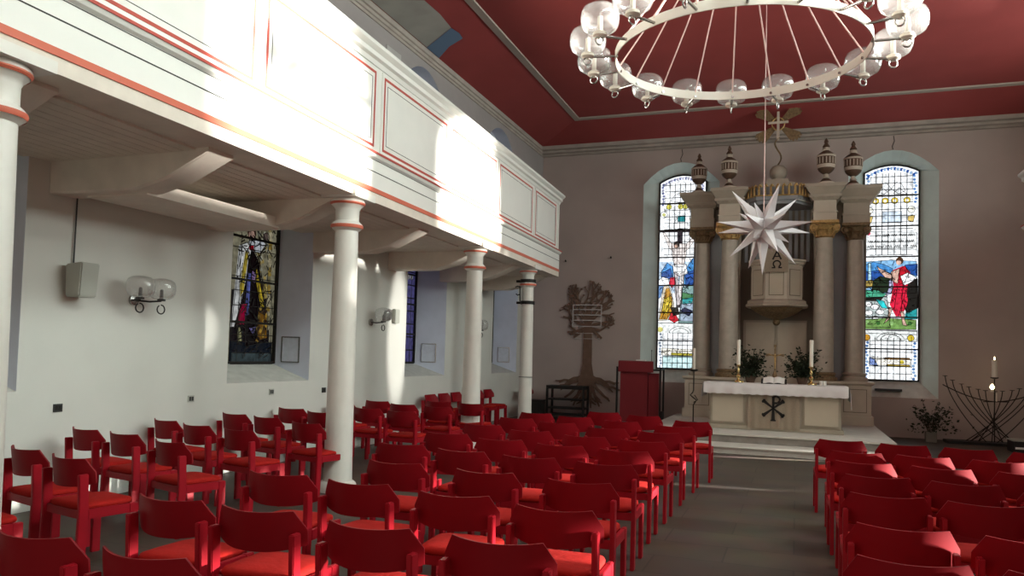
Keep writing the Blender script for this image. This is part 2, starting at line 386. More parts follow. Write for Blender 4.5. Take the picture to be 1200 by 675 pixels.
def right_paint(piece, leads, cx, hw, z0, za):
    # measured on the glass: horizontal 1012..1076, vertical 193..447
    X = lambda x: cx - hw + (x - 1012) / 64.5 * 2 * hw
    Z = lambda v: za - (v - 193) / 254 * (za - z0)
    P = lambda *p: [(X(x), Z(v)) for x, v in p]
    rnd = random.Random(3)
    scroll_border(piece, leads, cx, hw, z0 + .06, Z(395)); scroll_border(piece, leads, cx, hw, Z(238), za - .2)
    arch_border(piece, leads, cx, hw, za - .18, za, (BLU, (.4, .55, .75)))
    panes(leads, cx, hw - .14, z0, Z(397), 7, (Z(397) - z0) / 6)
    panes(leads, cx, hw - .14, Z(300), Z(203), 7, .155)
    for x in (1037, 1048, 1062, 1026): piece(disc(X(x), Z(236), .075, 9), YEL); piece(disc(X(x), Z(236), .035, 7), WHT); outline(leads, disc(X(x), Z(236), .075, 9))
    for x in (1019, 1067): piece(disc(X(x), Z(247), .07), (.8, .8, .7)); outline(leads, disc(X(x), Z(247), .08, 8)); piece(P((x - 4, 255), (x + 4, 254), (x + 2, 262), (x - 4, 260)), (.75, .6, .25))
    for sx in (-1, 1):
        pts = P((1044, 222), (1044 + sx * 6, 214), (1044 + sx * 12, 217), (1044 + sx * 16, 225), (1044 + sx * 8, 228)); outline(leads, pts)
        outline(leads, P((1044 + sx * 2, 228), (1044 + sx * 9, 221), (1044 + sx * 18, 229)))
    piece(P((1034, 249), (1056, 249), (1056, 262), (1034, 262)), (.75, .85, .95)); outline(leads, P((1034, 249), (1056, 249), (1056, 262), (1034, 262)))
    # band with three lines of script
    piece(P((1014, 272), (1073, 274), (1073, 294), (1014, 293)), (.86, .90, .92))
    piece(disc(X(1018), Z(274), .05), (.8, .15, .25))
    for v in (277, 284, 290):
        x = X(1017 if v > 280 else 1026)
        while x < X(1070):
            wl = rnd.uniform(.09, .17); xx = x; zz = Z(v); up = 1
            while xx < x + wl:
                leads.append((xx, zz - .03, xx + .012, zz + .035, .0055)); leads.append((xx + .012, zz + .03, xx + .028, zz - .03, .0045)); xx += .03
            x += wl + .05
    # scene
    piece(P((1013, 308), (1045, 306), (1073, 308), (1073, 345), (1013, 345)), (.35, .60, .85))
    piece(P((1013, 312), (1024, 308), (1036, 311), (1046, 316), (1046, 330), (1013, 330)), SKY)
    piece(P((1013, 320), (1030, 318), (1045, 322), (1045, 333), (1013, 333)), BLU)
    piece(P((1060, 312), (1074, 311), (1074, 325), (1064, 322)), BLU)
    piece(P((1018, 309), (1021, 309), (1022, 333), (1018, 333)), (.55, .8, .95))
    piece(P((1013, 331), (1022, 329), (1028, 336), (1013, 340)), (.45, .35, .12))
    piece(P((1024, 330), (1032, 325), (1044, 328), (1048, 345), (1022, 343)), (.01, .05, .02))
    piece(P((1013, 340), (1024, 343), (1022, 352), (1013, 352)), TEAL)
    piece(P((1013, 342), (1028, 341), (1039, 346), (1036, 349), (1013, 352)), (.12, .5, .35))
    piece(P((1013, 350), (1040, 349), (1044, 385), (1013, 385)), (.55, .62, .62))
    piece(P((1013, 350), (1036, 349), (1032, 354), (1013, 354)), DRK)
    piece(P((1027, 352), (1036, 354), (1041, 363), (1034, 362)), (.05, .65, .68))
    for x, v, r in ((1018, 358, 4), (1026, 361, 4), (1032, 367, 4), (1019, 368, 4), (1027, 374, 3)):
        piece(disc(X(x), Z(v), r * .0187 * 1.2, 9, r * .0155), WHT); outline(leads, disc(X(x), Z(v), r * .0187 * 1.2, 9, r * .0155))
    piece(P((1013, 376), (1040, 374), (1073, 376), (1073, 387), (1013, 387)), (.25, .42, .15))
    scribble(leads, X(1014), X(1048), Z(386), Z(352), 60, rnd, .006, .1); scribble(leads, X(1014), X(1050), Z(350), Z(310), 45, rnd, .007, .12); scribble(leads, X(1047), X(1066), Z(370), Z(318), 26, rnd, .006, .1); scribble(leads, X(1060), X(1073), Z(384), Z(312), 30, rnd, .007, .1)
    for x in (1017, 1030, 1045, 1066): piece(disc(X(x), Z(379 + x % 3), .05, 6), rnd.choice((YEL, LGR, GRN)))
    piece(P((1064, 352), (1074, 350), (1074, 375), (1060, 375)), TEAL)
    piece(P((1060, 332), (1074, 328), (1075, 362), (1062, 368), (1056, 350)), DRK)       # dark cloak
    piece(P((1042, 330), (1047, 327), (1048, 334), (1044, 346), (1039, 347), (1042, 338)), (.55, .55, .75))
    piece(P((1046, 318), (1058, 313), (1066, 320), (1064, 330), (1062, 345), (1064, 355), (1057, 372), (1050, 372), (1043, 358), (1047, 338)), CRIM)
    piece(P((1044, 320), (1054, 316), (1052, 334), (1046, 331)), SKIN)
    piece(P((1028, 313), (1032, 316), (1044, 322), (1046, 328), (1038, 327), (1030, 318)), SKIN)
    piece(P((1054, 317), (1060, 313), (1065, 320), (1060, 332), (1054, 335)), RED)
    piece(disc(X(1054), Z(307), .085, 10, .09), BRN); piece(disc(X(1053), Z(309), .055, 9, .062), SKIN)
    piece(P((1055, 325), (1063, 321), (1074, 327), (1066, 333), (1059, 336)), WHT); outline(leads, P((1055, 325), (1063, 321), (1074, 327), (1066, 333), (1059, 336)))
    piece(P((1042, 362), (1046, 362), (1043, 375), (1036, 381), (1041, 373)), SKIN); piece(P((1055, 366), (1059, 366), (1060, 376), (1063, 383), (1058, 382)), SKIN)
    for a, b in (((1052, 335), (1048, 365)), ((1058, 335), (1056, 368)), ((1062, 340), (1053, 372)), ((1049, 340), (1045, 355))): leads.append((*P(a)[0], *P(b)[0], .006))
    # ornament band
    piece(P((1013, 387), (1074, 388), (1074, 401), (1013, 401)), (.72, .76, .76))
    for r in (.30, .22): outline(leads, [(cx + r * cos(pi * i / 9), Z(400) + r * .62 * sin(pi * i / 9)) for i in range(10)])
    scribble(leads, cx - .2, cx + .2, Z(399), Z(392), 20, rnd, .005, .06)
    for x in (1017, 1067): piece(disc(X(x), Z(397), .075, 9), OCH if x < 1040 else YEL); outline(leads, disc(X(x), Z(397), .075, 9))
    leads.append((*P((1013, 388))[0], *P((1074, 389))[0], .01)); leads.append((*P((1013, 392))[0], *P((1074, 393))[0], .007))
    piece(P((1020, 420), (1067, 421), (1067, 430), (1020, 429)), (.80, .78, .72))
    piece(P((1038, 420), (1066, 420), (1066, 422), (1038, 422)), (.40, .22, .06)); piece(P((1040, 428), (1066, 428), (1066, 430), (1040, 430)), (.5, .38, .08))
    piece(P((1020, 420), (1026, 422), (1030, 430), (1020, 429)), (.3, .4, .7)); piece(disc(X(1057), Z(425), .05), (.7, .6, .1))
    scribble(leads, X(1020), X(1064), Z(429), Z(421), 30, rnd, .005, .08)

def left_paint(piece, leads, cx, hw, z0, za):
    X = lambda x: cx - hw + (x - 772) / 57 * 2 * hw
    Z = lambda v: za - (v - 205) / 229 * (za - z0)
    P = lambda *p: [(X(x), Z(v)) for x, v in p]
    rnd = random.Random(5)
    scroll_border(piece, leads, cx, hw, z0 + .06, Z(385), cols=((.45, .5, .58), (.3, .36, .45))); scroll_border(piece, leads, cx, hw, Z(240), za - .22, cols=((.25, .27, .45), (.5, .52, .66)))
    arch_border(piece, leads, cx, hw, za - .18, za, ((.25, .28, .45), (.5, .5, .62)))
    panes(leads, cx, hw - .16, z0, Z(392), 7, (Z(392) - z0) / 6); panes(leads, cx, hw - .14, Z(300), Z(215), 7, .165)
    outline(leads, P((800, 225), (790, 230), (786, 236), (797, 238), (804, 238))); outline(leads, P((800, 225), (812, 230), (816, 237), (804, 238)))
    for x in (784, 798, 804, 818): piece(disc(X(x), Z(243), .07, 8), (.75, .72, .2) if x < 806 else YEL); outline(leads, disc(X(x), Z(243), .07, 8))
    for x in (778, 822): outline(leads, disc(X(x), Z(252), .09, 8)); piece(disc(X(x), Z(252), .05, 7), (.7, .7, .35))
    piece(P((795, 254), (804, 254), (804, 261), (795, 261)), (.06, .35, .38))
    piece(P((790, 262), (807, 262), (807, 269), (790, 269)), WHT); outline(leads, P((790, 262), (807, 262), (807, 269), (790, 269)))
    # cross
    piece(P((795, 269), (801, 269), (801, 362), (795, 362)), (.08, .07, .09))
    piece(P((773, 270), (829, 271), (829, 274), (773, 273)), (.07, .06, .07))
    piece(P((773, 308), (829, 308), (829, 345), (773, 345)), (.62, .74, .88))
    for pl in (((776, 320), (783, 309), (790, 314), (791, 325), (776, 326)), ((804, 320), (813, 305), (829, 303), (829, 330), (804, 336))): piece(P(*pl), SKY)
    for pl in (((776, 322), (787, 316), (791, 328), (777, 330)), ((805, 322), (815, 318), (829, 320), (829, 335), (806, 336))): piece(P(*pl), BLU)
    piece(P((802, 338), (829, 334), (829, 380), (798, 380)), (.30, .45, .45))
    piece(P((801, 344), (815, 347), (829, 343), (829, 352), (802, 352)), (.10, .30, .14)); piece(P((802, 352), (816, 350), (812, 360), (803, 358)), TEAL)
    piece(P((800, 358), (829, 356), (829, 378), (800, 378)), (.42, .50, .60)); piece(P((805, 362), (815, 366), (810, 372), (800, 366)), NAVY)
    # crucified figure
    piece(P((777, 273), (780, 274), (788, 287), (790, 296), (785, 292)), (.78, .72, .70)); piece(P((822, 273), (819, 275), (806, 287), (803, 297), (809, 293)), (.78, .72, .70))
    piece(P((788, 286), (806, 287), (806, 300), (803, 314), (792, 314), (789, 300)), (.70, .64, .62))
    piece(disc(X(794), Z(288), .07, 9, .09), (.12, .10, .10)); piece(disc(X(793.5), Z(290), .045, 8, .055), SKIN)
    piece(P((790, 312), (806, 311), (808, 322), (799, 326), (791, 321)), WHT)
    piece(P((792, 320), (797, 322), (797, 345), (801, 358), (796, 360), (793, 345)), (.66, .62, .64)); piece(P((799, 322), (804, 320), (802, 345), (801, 358), (797, 345)), (.72, .68, .68))
    for poly in (((788, 286), (806, 287), (806, 300), (803, 314), (792, 314), (789, 300)), ((790, 312), (806, 311), (808, 322), (799, 326), (791, 321)), ((792, 320), (804, 320), (801, 358), (796, 360))): outline(leads, P(*poly), .007)
    # mourning figures
    piece(P((773, 330), (778, 326), (785, 328), (786, 335), (778, 336), (773, 336)), WHT)
    piece(P((787, 327), (793, 326), (794, 334), (789, 339), (786, 334)), CRIM)
    piece(P((773, 336), (779, 336), (776, 350), (773, 352)), (.2, .35, .6))
    piece(P((779, 338), (784, 335), (788, 340), (792, 356), (793, 376), (774, 378), (776, 358)), (.72, .66, .55))
    piece(P((782, 340), (786, 339), (790, 352), (790, 366), (784, 376), (775, 376), (779, 358)), OCH)
    piece(P((780, 352), (787, 349), (790, 358), (783, 371), (778, 366)), YEL)
    piece(P((786, 376), (789, 368), (795, 371), (799, 377), (793, 380)), RED)
    piece(P((788, 362), (797, 362), (799, 370), (792, 372)), DRK)
    for a, b in (((783, 342), (779, 372)), ((787, 345), (785, 374)), ((790, 350), (777, 376))): leads.append((*P(a)[0], *P(b)[0], .007))
    scribble(leads, X(800), X(827), Z(378), Z(338), 40, rnd, .007, .12); scribble(leads, X(774), X(793), Z(378), Z(310), 45, rnd, .006, .1); scribble(leads, X(789), X(805), Z(345), Z(284), 30, rnd, .006, .08); scribble(leads, X(804), X(827), Z(338), Z(306), 30, rnd, .008, .12); scribble(leads, X(775), X(826), Z(262), Z(222), 45, rnd, .005, .1)
    piece(P((773, 380), (829, 380), (829, 392), (773, 392)), (.74, .78, .78))
    for r in (.28, .20): outline(leads, [(cx + r * cos(pi * i / 9), Z(392) + r * .62 * sin(pi * i / 9)) for i in range(10)])
    piece(disc(X(776), Z(388), .07), (.75, .72, .3)); leads.append((*P((773, 380))[0], *P((829, 381))[0], .009))
    piece(P((778, 410), (829, 411), (829, 419), (778, 418)), (.80, .78, .70)); piece(P((790, 415), (829, 416), (829, 418), (790, 418)), (.55, .5, .1))
    scribble(leads, X(778), X(828), Z(418), Z(411), 40, rnd, .006, .08)
    piece(P((780, 419), (829, 419), (829, 433), (780, 433)), (.70, .90, .92))

def side_paint(piece, leads, cx, hw, z0, za):
    # seen foreshortened: horizontal 268..322 , vertical 262..425  (z = 3.45 .. 1.4)
    X = lambda x: 9.0 + (x - 268) / 54 * (cx + hw - 9.0)
    Z = lambda v: 1.38 + (425 - v) / 163 * 2.2
    P = lambda *p: [(X(x), Z(v)) for x, v in p]
    rnd = random.Random(11)
    piece([(cx - hw, z0), (cx + hw, z0), (cx + hw, za - .2), (cx - hw, za - .2)], (.42, .40, .30))
    piece(P((266, 345), (315, 345), (316, 424), (266, 424)), (.03, .02, .03))
    piece(P((266, 400), (320, 400), (320, 424), (266, 424)), (.03, .04, .06))
    for i in range(26): piece(disc(X(312.5), Z(258 + i * 5), .05, 6), rnd.choice(((.5, .38, .12), (.35, .32, .2), (.6, .55, .4))))
    for i in range(60): piece(disc(X(rnd.uniform(296, 310)), Z(rnd.uniform(262, 345)), .035, 6), rnd.choice(((.6, .6, .5), (.55, .45, .2), (.3, .28, .2))))
    piece(P((288, 296), (298, 312), (304, 345), (308, 400), (284, 405), (280, 345), (284, 310)), (.02, .008, .012))
    piece(P((272, 297), (281, 292), (287, 298), (283, 330), (276, 362), (270, 385), (266, 385), (269, 345)), (.70, .72, .72))
    piece(P((283, 290), (300, 286), (305, 290), (298, 301), (286, 301)), (.68, .72, .78)); piece(P((284, 295), (290, 294), (291, 300), (285, 300)), RED)
    piece(disc(X(287), Z(281), .10, 10, .10), (.13, .07, .05)); piece(disc(X(287), Z(283), .065, 9, .075), SKIN); piece(disc(X(305), Z(282), .07, 9, .07), (.25, .2, .18))
    piece(P((280, 302), (284, 303), (280, 345), (276, 352), (275, 340)), (.72, .6, .12)); piece(P((284, 325), (288, 325), (287, 370), (283, 372)), (.25, .3, .7)); piece(P((290, 322), (294, 325), (293, 335), (289, 333)), (.5, .35, .65))
    piece(P((295, 318), (300, 335), (307, 360), (303, 362), (294, 330)), YEL); piece(P((303, 335), (309, 333), (310, 350), (305, 352)), (.6, .5, .2))
    piece(P((277, 360), (285, 358), (282, 382), (274, 382)), (.45, .01, .10)); piece(P((300, 366), (310, 365), (312, 395), (300, 398)), (.35, .2, .04)); piece(P((289, 385), (297, 382), (294, 392)), (.45, .4, .8))
    for i in range(18): piece(disc(X(rnd.uniform(299, 311)), Z(rnd.uniform(362, 400)), .035, 6), rnd.choice(((.6, .42, .1), (.4, .3, .1), (.1, .05, .02))))
    piece(P((274, 385), (278, 384), (280, 400), (276, 401)), (.5, .5, .3)); piece(P((268, 412), (318, 412), (318, 422), (268, 422)), (.12, .16, .17))
    scribble(leads, X(270), X(318), Z(420), Z(262), 170, rnd, .009, .16)
    panes(leads, cx, hw, z0, za, 4, .42, .006)
def plain_paint(piece, leads, cx, hw, z0, za):
    rnd = random.Random(int(cx * 7))
    piece([(cx - hw, z0), (cx + hw, z0), (cx + hw, za - .2), (cx - hw, za - .2)], (.20, .19, .42))
    for i in range(30): piece(disc(cx + rnd.uniform(-.5, .5), 3.0 + rnd.uniform(0, .8), .06, 6), rnd.choice(((.5, .5, .5), (.1, .1, .12))))
    panes(leads, cx, hw, z0, za, 6, .27, .012)
zb = lambda vs, va, v0, z0, za: [za - (v - va) / (v0 - va) * (za - z0) for v in vs]
window(1, -2.79, .6, 1.38, 6.2, 6.4, .4, BH[0], back3, left_paint, zb((239, 271, 303, 336, 368, 401), 205, 434, 1.38, 6.4), 'glass_bright', 'arched stained glass window left of the altar, cross scene', 'reveal')
window(2, 2.07, .6, 1.27, 6.2, 6.38, .4, BH[1], back3, right_paint, zb((230, 266, 302, 337.5, 373, 410), 193, 447, 1.27, 6.38), 'glass_bright', 'arched stained glass window right of the altar, figure in red', 'reveal')
for k, (c, h) in enumerate(LW):
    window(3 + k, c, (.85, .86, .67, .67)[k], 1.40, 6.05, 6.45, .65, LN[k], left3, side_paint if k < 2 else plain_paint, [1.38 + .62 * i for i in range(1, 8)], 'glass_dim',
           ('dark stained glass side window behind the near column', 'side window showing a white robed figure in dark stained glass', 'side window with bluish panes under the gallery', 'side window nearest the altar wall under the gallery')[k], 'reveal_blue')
for k, c in enumerate((9.1, 13.95)):
    window(7 + k, c, 1.25, 4.85, 6.1, 6.55, .4, RN[k], right3, None, [], None, 'unseen arched window opening on the right, sized for the sun patches', 'reveal', glass=False)

# ------------------------------------------------------------ gallery
G = empty('gallery', (gx(0), 0, 0), 'long white wooden gallery with red framed panels, carried by round columns', 'gallery')
GT = Matrix(((GW.x, GU.x, 0, 0), (GW.y, GU.y, 0, 0), (0, 0, 1, 0), (0, 0, 0, 1)))   # local (w outward, u along, z)
def gmb():
    m = MB(); m.T = GT; return m
U0, U1 = -1.0, 16.93
def ux(y): return y / cos(GD)
def gprof(lo, pts):
    m = gmb(); m.loft([[(w, u, z) for w, z in pts] for u in (U0, lo)]); return m
def gallery_front(mk, W, u0, u1, joints, parent, zb_, zt_):
    # fascia with painted bottom line and thin black line
    m = mk(); m.box(-.22, .0, u0, u1, zb_ + .05, zb_ + .42); 
    m.m = 1; m.box(-.22, .006, u0, u1 + .006, zb_, zb_ + .055)
    m.m = 2; m.box(-.02, .003, u0, u1 + .002, zb_ + .245, zb_ + .255)
    m.build('fascia_board', ['white', 'redline', 'blackline'], parent)
    # projecting moulding
    m = mk()
    pts = [(-.1, zb_ + .40), (.0, zb_ + .40), (.03, zb_ + .42), (.05, zb_ + .455), (.045, zb_ + .475), (-.02, zb_ + .51), (-.1, zb_ + .51)]
    m.loft([[(w, u, z) for w, z in pts] for u in (u0, u1 + .04)])
    m.m = 1; m.box(.0, .056, u0, u1 + .045, zb_ + .452, zb_ + .478)
    m.m = 2; m.box(-.02, .004, u0, u1, zb_ + .39, zb_ + .396)
    m.build('moulding', ['white', 'redline2', 'blackline'], parent)
    # parapet board
    m = mk(); m.box(-.12, -.045, u0, u1 - .01, zb_ + .5, zt_ - .18); m.build('parapet_board', 'white', parent)
    # panels
    for a, b in joints:
        m = mk(); z0, z1 = zb_ + .52, zt_ - .22
        r0, r1 = zb_ + .56, zt_ - .27
        m.box(-.05, -.03, a - .05, b + .05, z0, z1)
        t = .030; w = -.026
        m.m = 1
        m.box(-.032, w, a, b, r0, r0 + t); m.box(-.032, w, a, b, r1 - t, r1); m.box(-.032, w, a, a + t, r0 + t, r1 - t); m.box(-.032, w, b - t, b, r0 + t, r1 - t)
        m.m = 2; e = .085; s = .005
        m.box(-.032, w, a + e, b - e, r0 + e, r0 + e + s); m.box(-.032, w, a + e, b - e, r1 - e - s, r1 - e); m.box(-.032, w, a + e, a + e + s, r0 + e, r1 - e); m.box(-.032, w, b - e - s, b - e, r0 + e, r1 - e)
        m.build('panel', ['white', 'redline2', 'blackline'], parent)
    # top rail
    m = mk()
    pts = [(-.16, zt_ - .2), (-.03, zt_ - .2), (-.01, zt_ - .15), (.03, zt_ - .13), (.035, zt_ - .08), (.09, zt_ - .04), (.095, zt_), (-.2, zt_)]
    m.loft([[(w, u, z) for w, z in pts] for u in (u0, u1 + .07)]); m.build('top_rail', 'white', parent)
JT = [(ux(a), ux(b)) for a, b in ((-.8, 1.35), (1.52, 3.62), (3.78, 5.80), (5.98, 8.13), (8.35, 10.35), (10.56, 12.57), (12.77, 14.8), (15.04, 16.66))]
gallery_front(gmb, None, U0, U1, JT, G, 3.555, 5.315)
# end face
for nm, z0, z1, w0, mts in (('end_board', 3.61, 5.2, -.02, 'white'),):
    m = gmb(); m.box(-1.9, -.02, U1 - .08, U1 - .01, z0, z1); m.build('end_board', 'white', G)
# soffit board under the front edge, boards between beams
m = gmb(); m.box(-.46, -.005, U0, U1, 3.44, 3.556); m.build('edge_beam', 'soffit', G)
m = gmb()
for i in range(14):
    w1 = -.42 - i * .135
    m.box(w1 - .128, w1, U0, U1, 3.42, 3.47)
m.box(-2.35, -.42, U0, U1, 3.475, 3.52)
m.build('ceiling_boards', 'soffit', G, )
for k, y in enumerate((1.9, 3.78, 5.68, 7.84, 10.12, 12.45, 14.6, 16.6)):
    m = MB(); x1 = gx(y) - .30; x0 = XL + .005
    m.T = Matrix.Translation((-gx(0), 0, 0))
    xe = gx(y) - .41
    pr = [(x0, 3.10), (xe - .70, 3.10), (xe - .35, 3.18), (xe + .14, 3.41), (xe + .14, 3.46), (x0, 3.46)]
    m.loft([[(x, y + o, z + (.015 if abs(o) > .13 and z < 3.2 else 0)) for x, z in pr] for o in (-.15, -.12, .15, .18)])
    m.build('beam', 'soffit', G)
# floor of gallery
m = gmb(); m.box(-2.2, -.1, U0, U1 - .05, 3.525, 3.6); m.build('gallery_floor', 'soffit', G)
m = MB(); m.T = Matrix.Translation((-gx(0), 0, 0)); m.box(-5.9, XL + .28, 5.72, 7.76, 3.09, 3.22); m.build('trimmer_board', 'soffit', G)

# right gallery: only the end nearest the altar
G2 = empty('gallery', (4.0, 16.9, 0), 'end of the opposite white gallery at the right edge of the picture', 'gallery')
def rmb():
    m = MB(); m.T = Matrix(((-1, 0, 0, 0), (0, 1, 0, -16.9), (0, 0, 1, 0), (0, 0, 0, 1))); return m
gallery_front(rmb, None, 15.3, 16.86, [(15.45, 16.7)], G2, 3.85, 5.315)
m = MB(); m.T = Matrix.Translation((-4.0, -16.9, 0))
m.box(4.03, XR - .01, 16.80, 16.86, 3.9, 5.2); m.m = 1; m.box(4.15, 6.0, 16.86, 16.868, 4.3, 4.32); m.build('end_board', ['white', 'redline2'], G2)
m = MB(); m.T = Matrix.Translation((-4.0, -16.9, 0)); m.box(4.03, XR - .01, 15.3, 16.8, 3.7, 3.84); m.build('gallery_floor', 'soffit', G2)

# ------------------------------------------------------------ gallery columns
def gcol(y, label, r=.15, band=False, extra=True):
    x = gx(y) - .20
    root = empty('gallery_column', (x, y, 0), label, 'column', 'gallery columns' if False else None)
    top = 3.50
    m = MB(); m.smooth = True
    m.lathe([(r * 1.12, .12), (r * 1.12, .14), (r * 1.08, .5), (r * 1.03, 1.4), (r * .96, 2.4), (r * .90, top - .44)], seg=28); m.build('shaft', 'column', root)
    m = MB(); m.smooth = True; m.m = 0
    m.lathe([(r * 1.5, 0), (r * 1.5, .05), (r * 1.42, .09), (r * 1.2, .12)], seg=28); m.build('base', 'column', root)
    m = MB(); m.smooth = True
    R = r * .90
    m.lathe([(R, top - .46), (R + .012, top - .45), (R + .05, top - .42), (R + .055, top - .39), (R + .03, top - .36), (R + .004, top - .34), (R + .004, top - .21), (R + .02, top - .18), (R + .06, top - .145), (R + .07, top - .11), (R + .05, top - .085)], seg=28)
    m.m = 1
    m.lathe([(R + .0485, top - .428), (R + .058, top - .405), (R + .0545, top - .388), (R + .051, top - .388)], seg=28, cap=False)
    m.lathe([(R + .058, top - .152), (R + .072, top - .135), (R + .072, top - .125), (R + .06, top - .125)], seg=28, cap=False)
    m.build('capital', ['column', 'redline'], root)
    m = MB(); m.T = GT; a = R + .10; m.box(-a, a, -a, a, top - .085, top - .002); m.build('abacus', 'column', root)
    if band:
        for z in (3.17 - .0, 2.72, 1.18):
            m = MB(); m.smooth = True; rr = r * (.93 + .0) if z > 2 else r * 1.06
            if z > 2: rr += .02 if z < 3.1 else .035
            hh = .035 if z > 2 else .006
            m.lathe([(rr, z - hh), (rr + .008, z - hh), (rr + .008, z + hh), (rr, z + hh)], seg=24, cap=False)
            if z > 2: m.smooth = False; m.cbox((-rr - .05, 0, z), (.10, .05, .05))
            m.build('iron_band', 'iron', root, )
    return root
gcol(3.43, 'thick white round column cut by the left edge of the picture', .165)
gcol(7.86, 'white round gallery column between the chairs, second from the left edge')
gcol(12.1, 'slim white gallery column, third from the left edge', .148)
gcol(15.2, 'white gallery column with two black iron bands, nearest the altar wall', .13, band=True)
# hook bracket on banded column
b = empty('iron_bracket', (gx(15.2) - .20 - .17, 15.2, 2.95), 'small black iron bracket on the banded gallery column', 'bracket')
m = MB(); m.tube([(0, 0, -.2), (-.01, 0, .12)], .012); m.tube([(0, 0, .1), (-.06, 0, .12), (-.11, 0, .1)], .012); m.tube([(0, 0, -.05), (-.06, 0, -.07), (-.09, 0, -.04)], .012); m.build('hook', 'iron', b)

# ------------------------------------------------------------ chairs
def make_chair():
    root = bpy.data.objects.new('church_chair', None); COL.objects.link(root); root.empty_display_size = .1
    for sx in (-1, 1):
        x = sx * .245
        # rear post
        m = MB(); m.loft([[(x - .016, -.225 - l, z), (x + .016, -.225 - l, z), (x + .016, -.155 - l, z), (x - .016, -.155 - l, z)] for z, l in ((0, .01), (.44, 0), (.70, .012))])
        m.build('leg', 'chair', root, bevel=.005)
        m = MB(); m.loft([[(x - .016, .155 + l, z), (x + .016, .155 + l, z), (x + .016, .225 + l, z), (x - .016, .225 + l, z)] for z, l in ((0, .005), (.445, 0))])
        m.build('leg', 'chair', root, bevel=.005)
    m = MB()
    for sx in (-1, 1): m.box(sx * .245 - .0155, sx * .245 + .0155, -.156, .156, .375, .444)
    m.box(-.23, .23, .185, .215, .375, .435); m.box(-.23, .23, -.20, -.17, .375, .435)
    m.build('seat_frame', 'chair', root, bevel=.003)
    m = MB(); m.smooth = True
    n = 9
    def ring(k, z):
        a = []
        for i in range(28):
            t = 2 * pi * i / 28; c, s_ = cos(t), sin(t)
            a.append((k * .228 * abs(c) ** .35 * (1 if c > 0 else -1), .012 + k * .222 * abs(s_) ** .35 * (1 if s_ > 0 else -1), z))
        return a
    m.loft([ring(.95, .435), ring(1, .447), ring(1, .462), ring(.97, .474), ring(.8, .482), ring(.4, .486)]); m.build('seat', 'seat', root, angle=60)
    # curved plywood back with cut corners
    m = MB(); m.smooth = True
    N = 20; rings = []
    for i in range(N + 1):
        t = -1 + 2 * i / N; x = .272 * t
        y = -.234 + .118 * abs(t) ** 2
        zt = .805; zbot = .595 + .035 * abs(t) ** 3
        zt = .80 + .012 * abs(t) ** 2
        if abs(t) > .80: zt = .808 - (abs(t) - .80) / .20 * .10
        dx = -.23 * .8 * t; L = sqrt(1 + dx * dx); nx, ny = .012 * dx / L, .012 / L
        lean = lambda z: -(z - .6) * .12
        rings.append([(x, y + lean(zbot), zbot), (x, y + lean(zt), zt), (x + nx * (1 if t > 0 else 1), y + ny + lean(zt), zt), (x + nx, y + ny + lean(zbot), zbot)])
    m.loft(rings); m.build('backrest', 'back', root, angle=40)
    return root
CH = make_chair(); used = [False]; chair_list = []
def chair(bx, by, ang, label, group):
    o = CH if not used[0] else copy_tree(CH); used[0] = True
    a = radians(ang)
    o.location = (bx - sin(a) * .17, by + cos(a) * .17, 0); o.rotation_euler = (0, 0, a)
    o['label'] = label; o['category'] = 'chair'; o['group'] = group
    return o
ORD = ['first', 'second', 'third', 'fourth', 'fifth', 'sixth', 'seventh', 'eighth', 'ninth', 'tenth']
mid = [[(-1.32, 10.77), (-2.08, 11.35), (-2.74, 11.61)],
       [(-1.42, 9.87), (-2.16, 10.15), (-2.88, 10.45), (-3.54, 10.74)],
       [(-1.45, 8.93), (-2.1, 9.05), (-2.81, 9.4), (-3.47, 9.7)],
       [(-1.46, 7.90), (-2.09, 8.0), (-2.77, 8.2), (-3.48, 8.55)],
       [(-1.46, 7.00), (-2.09, 7.08), (-2.74, 7.2), (-3.42, 7.42)],
       [(-1.42, 6.07), (-2.07, 6.12), (-2.72, 6.2), (-3.38, 6.34)],
       [(-1.37, 5.12), (-2.09, 5.2), (-2.86, 5.28)],
       [(-1.25, 4.16), (-1.91, 4.28), (-2.62, 4.36), (-3.26, 4.40)],
       [(-1.27, 3.34), (-1.93, 3.33), (-2.64, 3.40), (-3.24, 3.42)],
       [None, None, (-2.47, 2.48), (-3.14, 2.52)]]
for r, row in enumerate(mid):
    for c, p in enumerate(row):
        if not p: continue
        chair(*p, random.uniform(-1, 6) + (4 if c > 1 and r < 5 else 0), 'red wooden chair, %s row from the front of the middle block, %s from the aisle' % (ORD[r], ORD[c]), 'chairs of the middle block')
rgt = [[(.47, 9.30), (1.08, 9.22), (1.68, 9.19), (2.28, 9.12)],
       [(.55, 8.15), (1.12, 8.15), (1.74, 8.15)],
       [(.55, 7.34), (1.14, 7.32), (1.77, 7.32)],
       [(.58, 6.5), (1.16, 6.46), (1.76, 6.44)],
       [(.56, 5.6), (1.12, 5.57)],
       [(.53, 4.55), (1.12, 4.52)],
       [(.48, 3.8), (1.06, 3.8)]]
for r, row in enumerate(rgt):
    for c, p in enumerate(row):
        chair(*p, random.uniform(-2, 3), 'red wooden chair, %s row from the front of the right block, %s from the aisle' % (ORD[r], ORD[c]), 'chairs of the right block')
lft = [('nearest the wall', [(-6.52, 5.72), (-6.62, 6.85), (-6.62, 7.98), (-6.62, 9.15), (-6.62, 10.45), (-6.55, 11.4)]),
       ('in the middle file', [(-5.68, 4.45), (-5.92, 5.62), (-5.98, 6.62), (-6.02, 7.83), (-5.98, 8.88), (-5.85, 9.9), (-5.86, 11.0), (-5.72, 12.0)]),
       ('in the file by the columns', [(-5.02, 4.28), (-5.14, 5.38), (-5.33, 6.5), (-5.22, 7.50), (-5.18, 9.7), (-5.18, 10.85), (-5.1, 11.95)])]
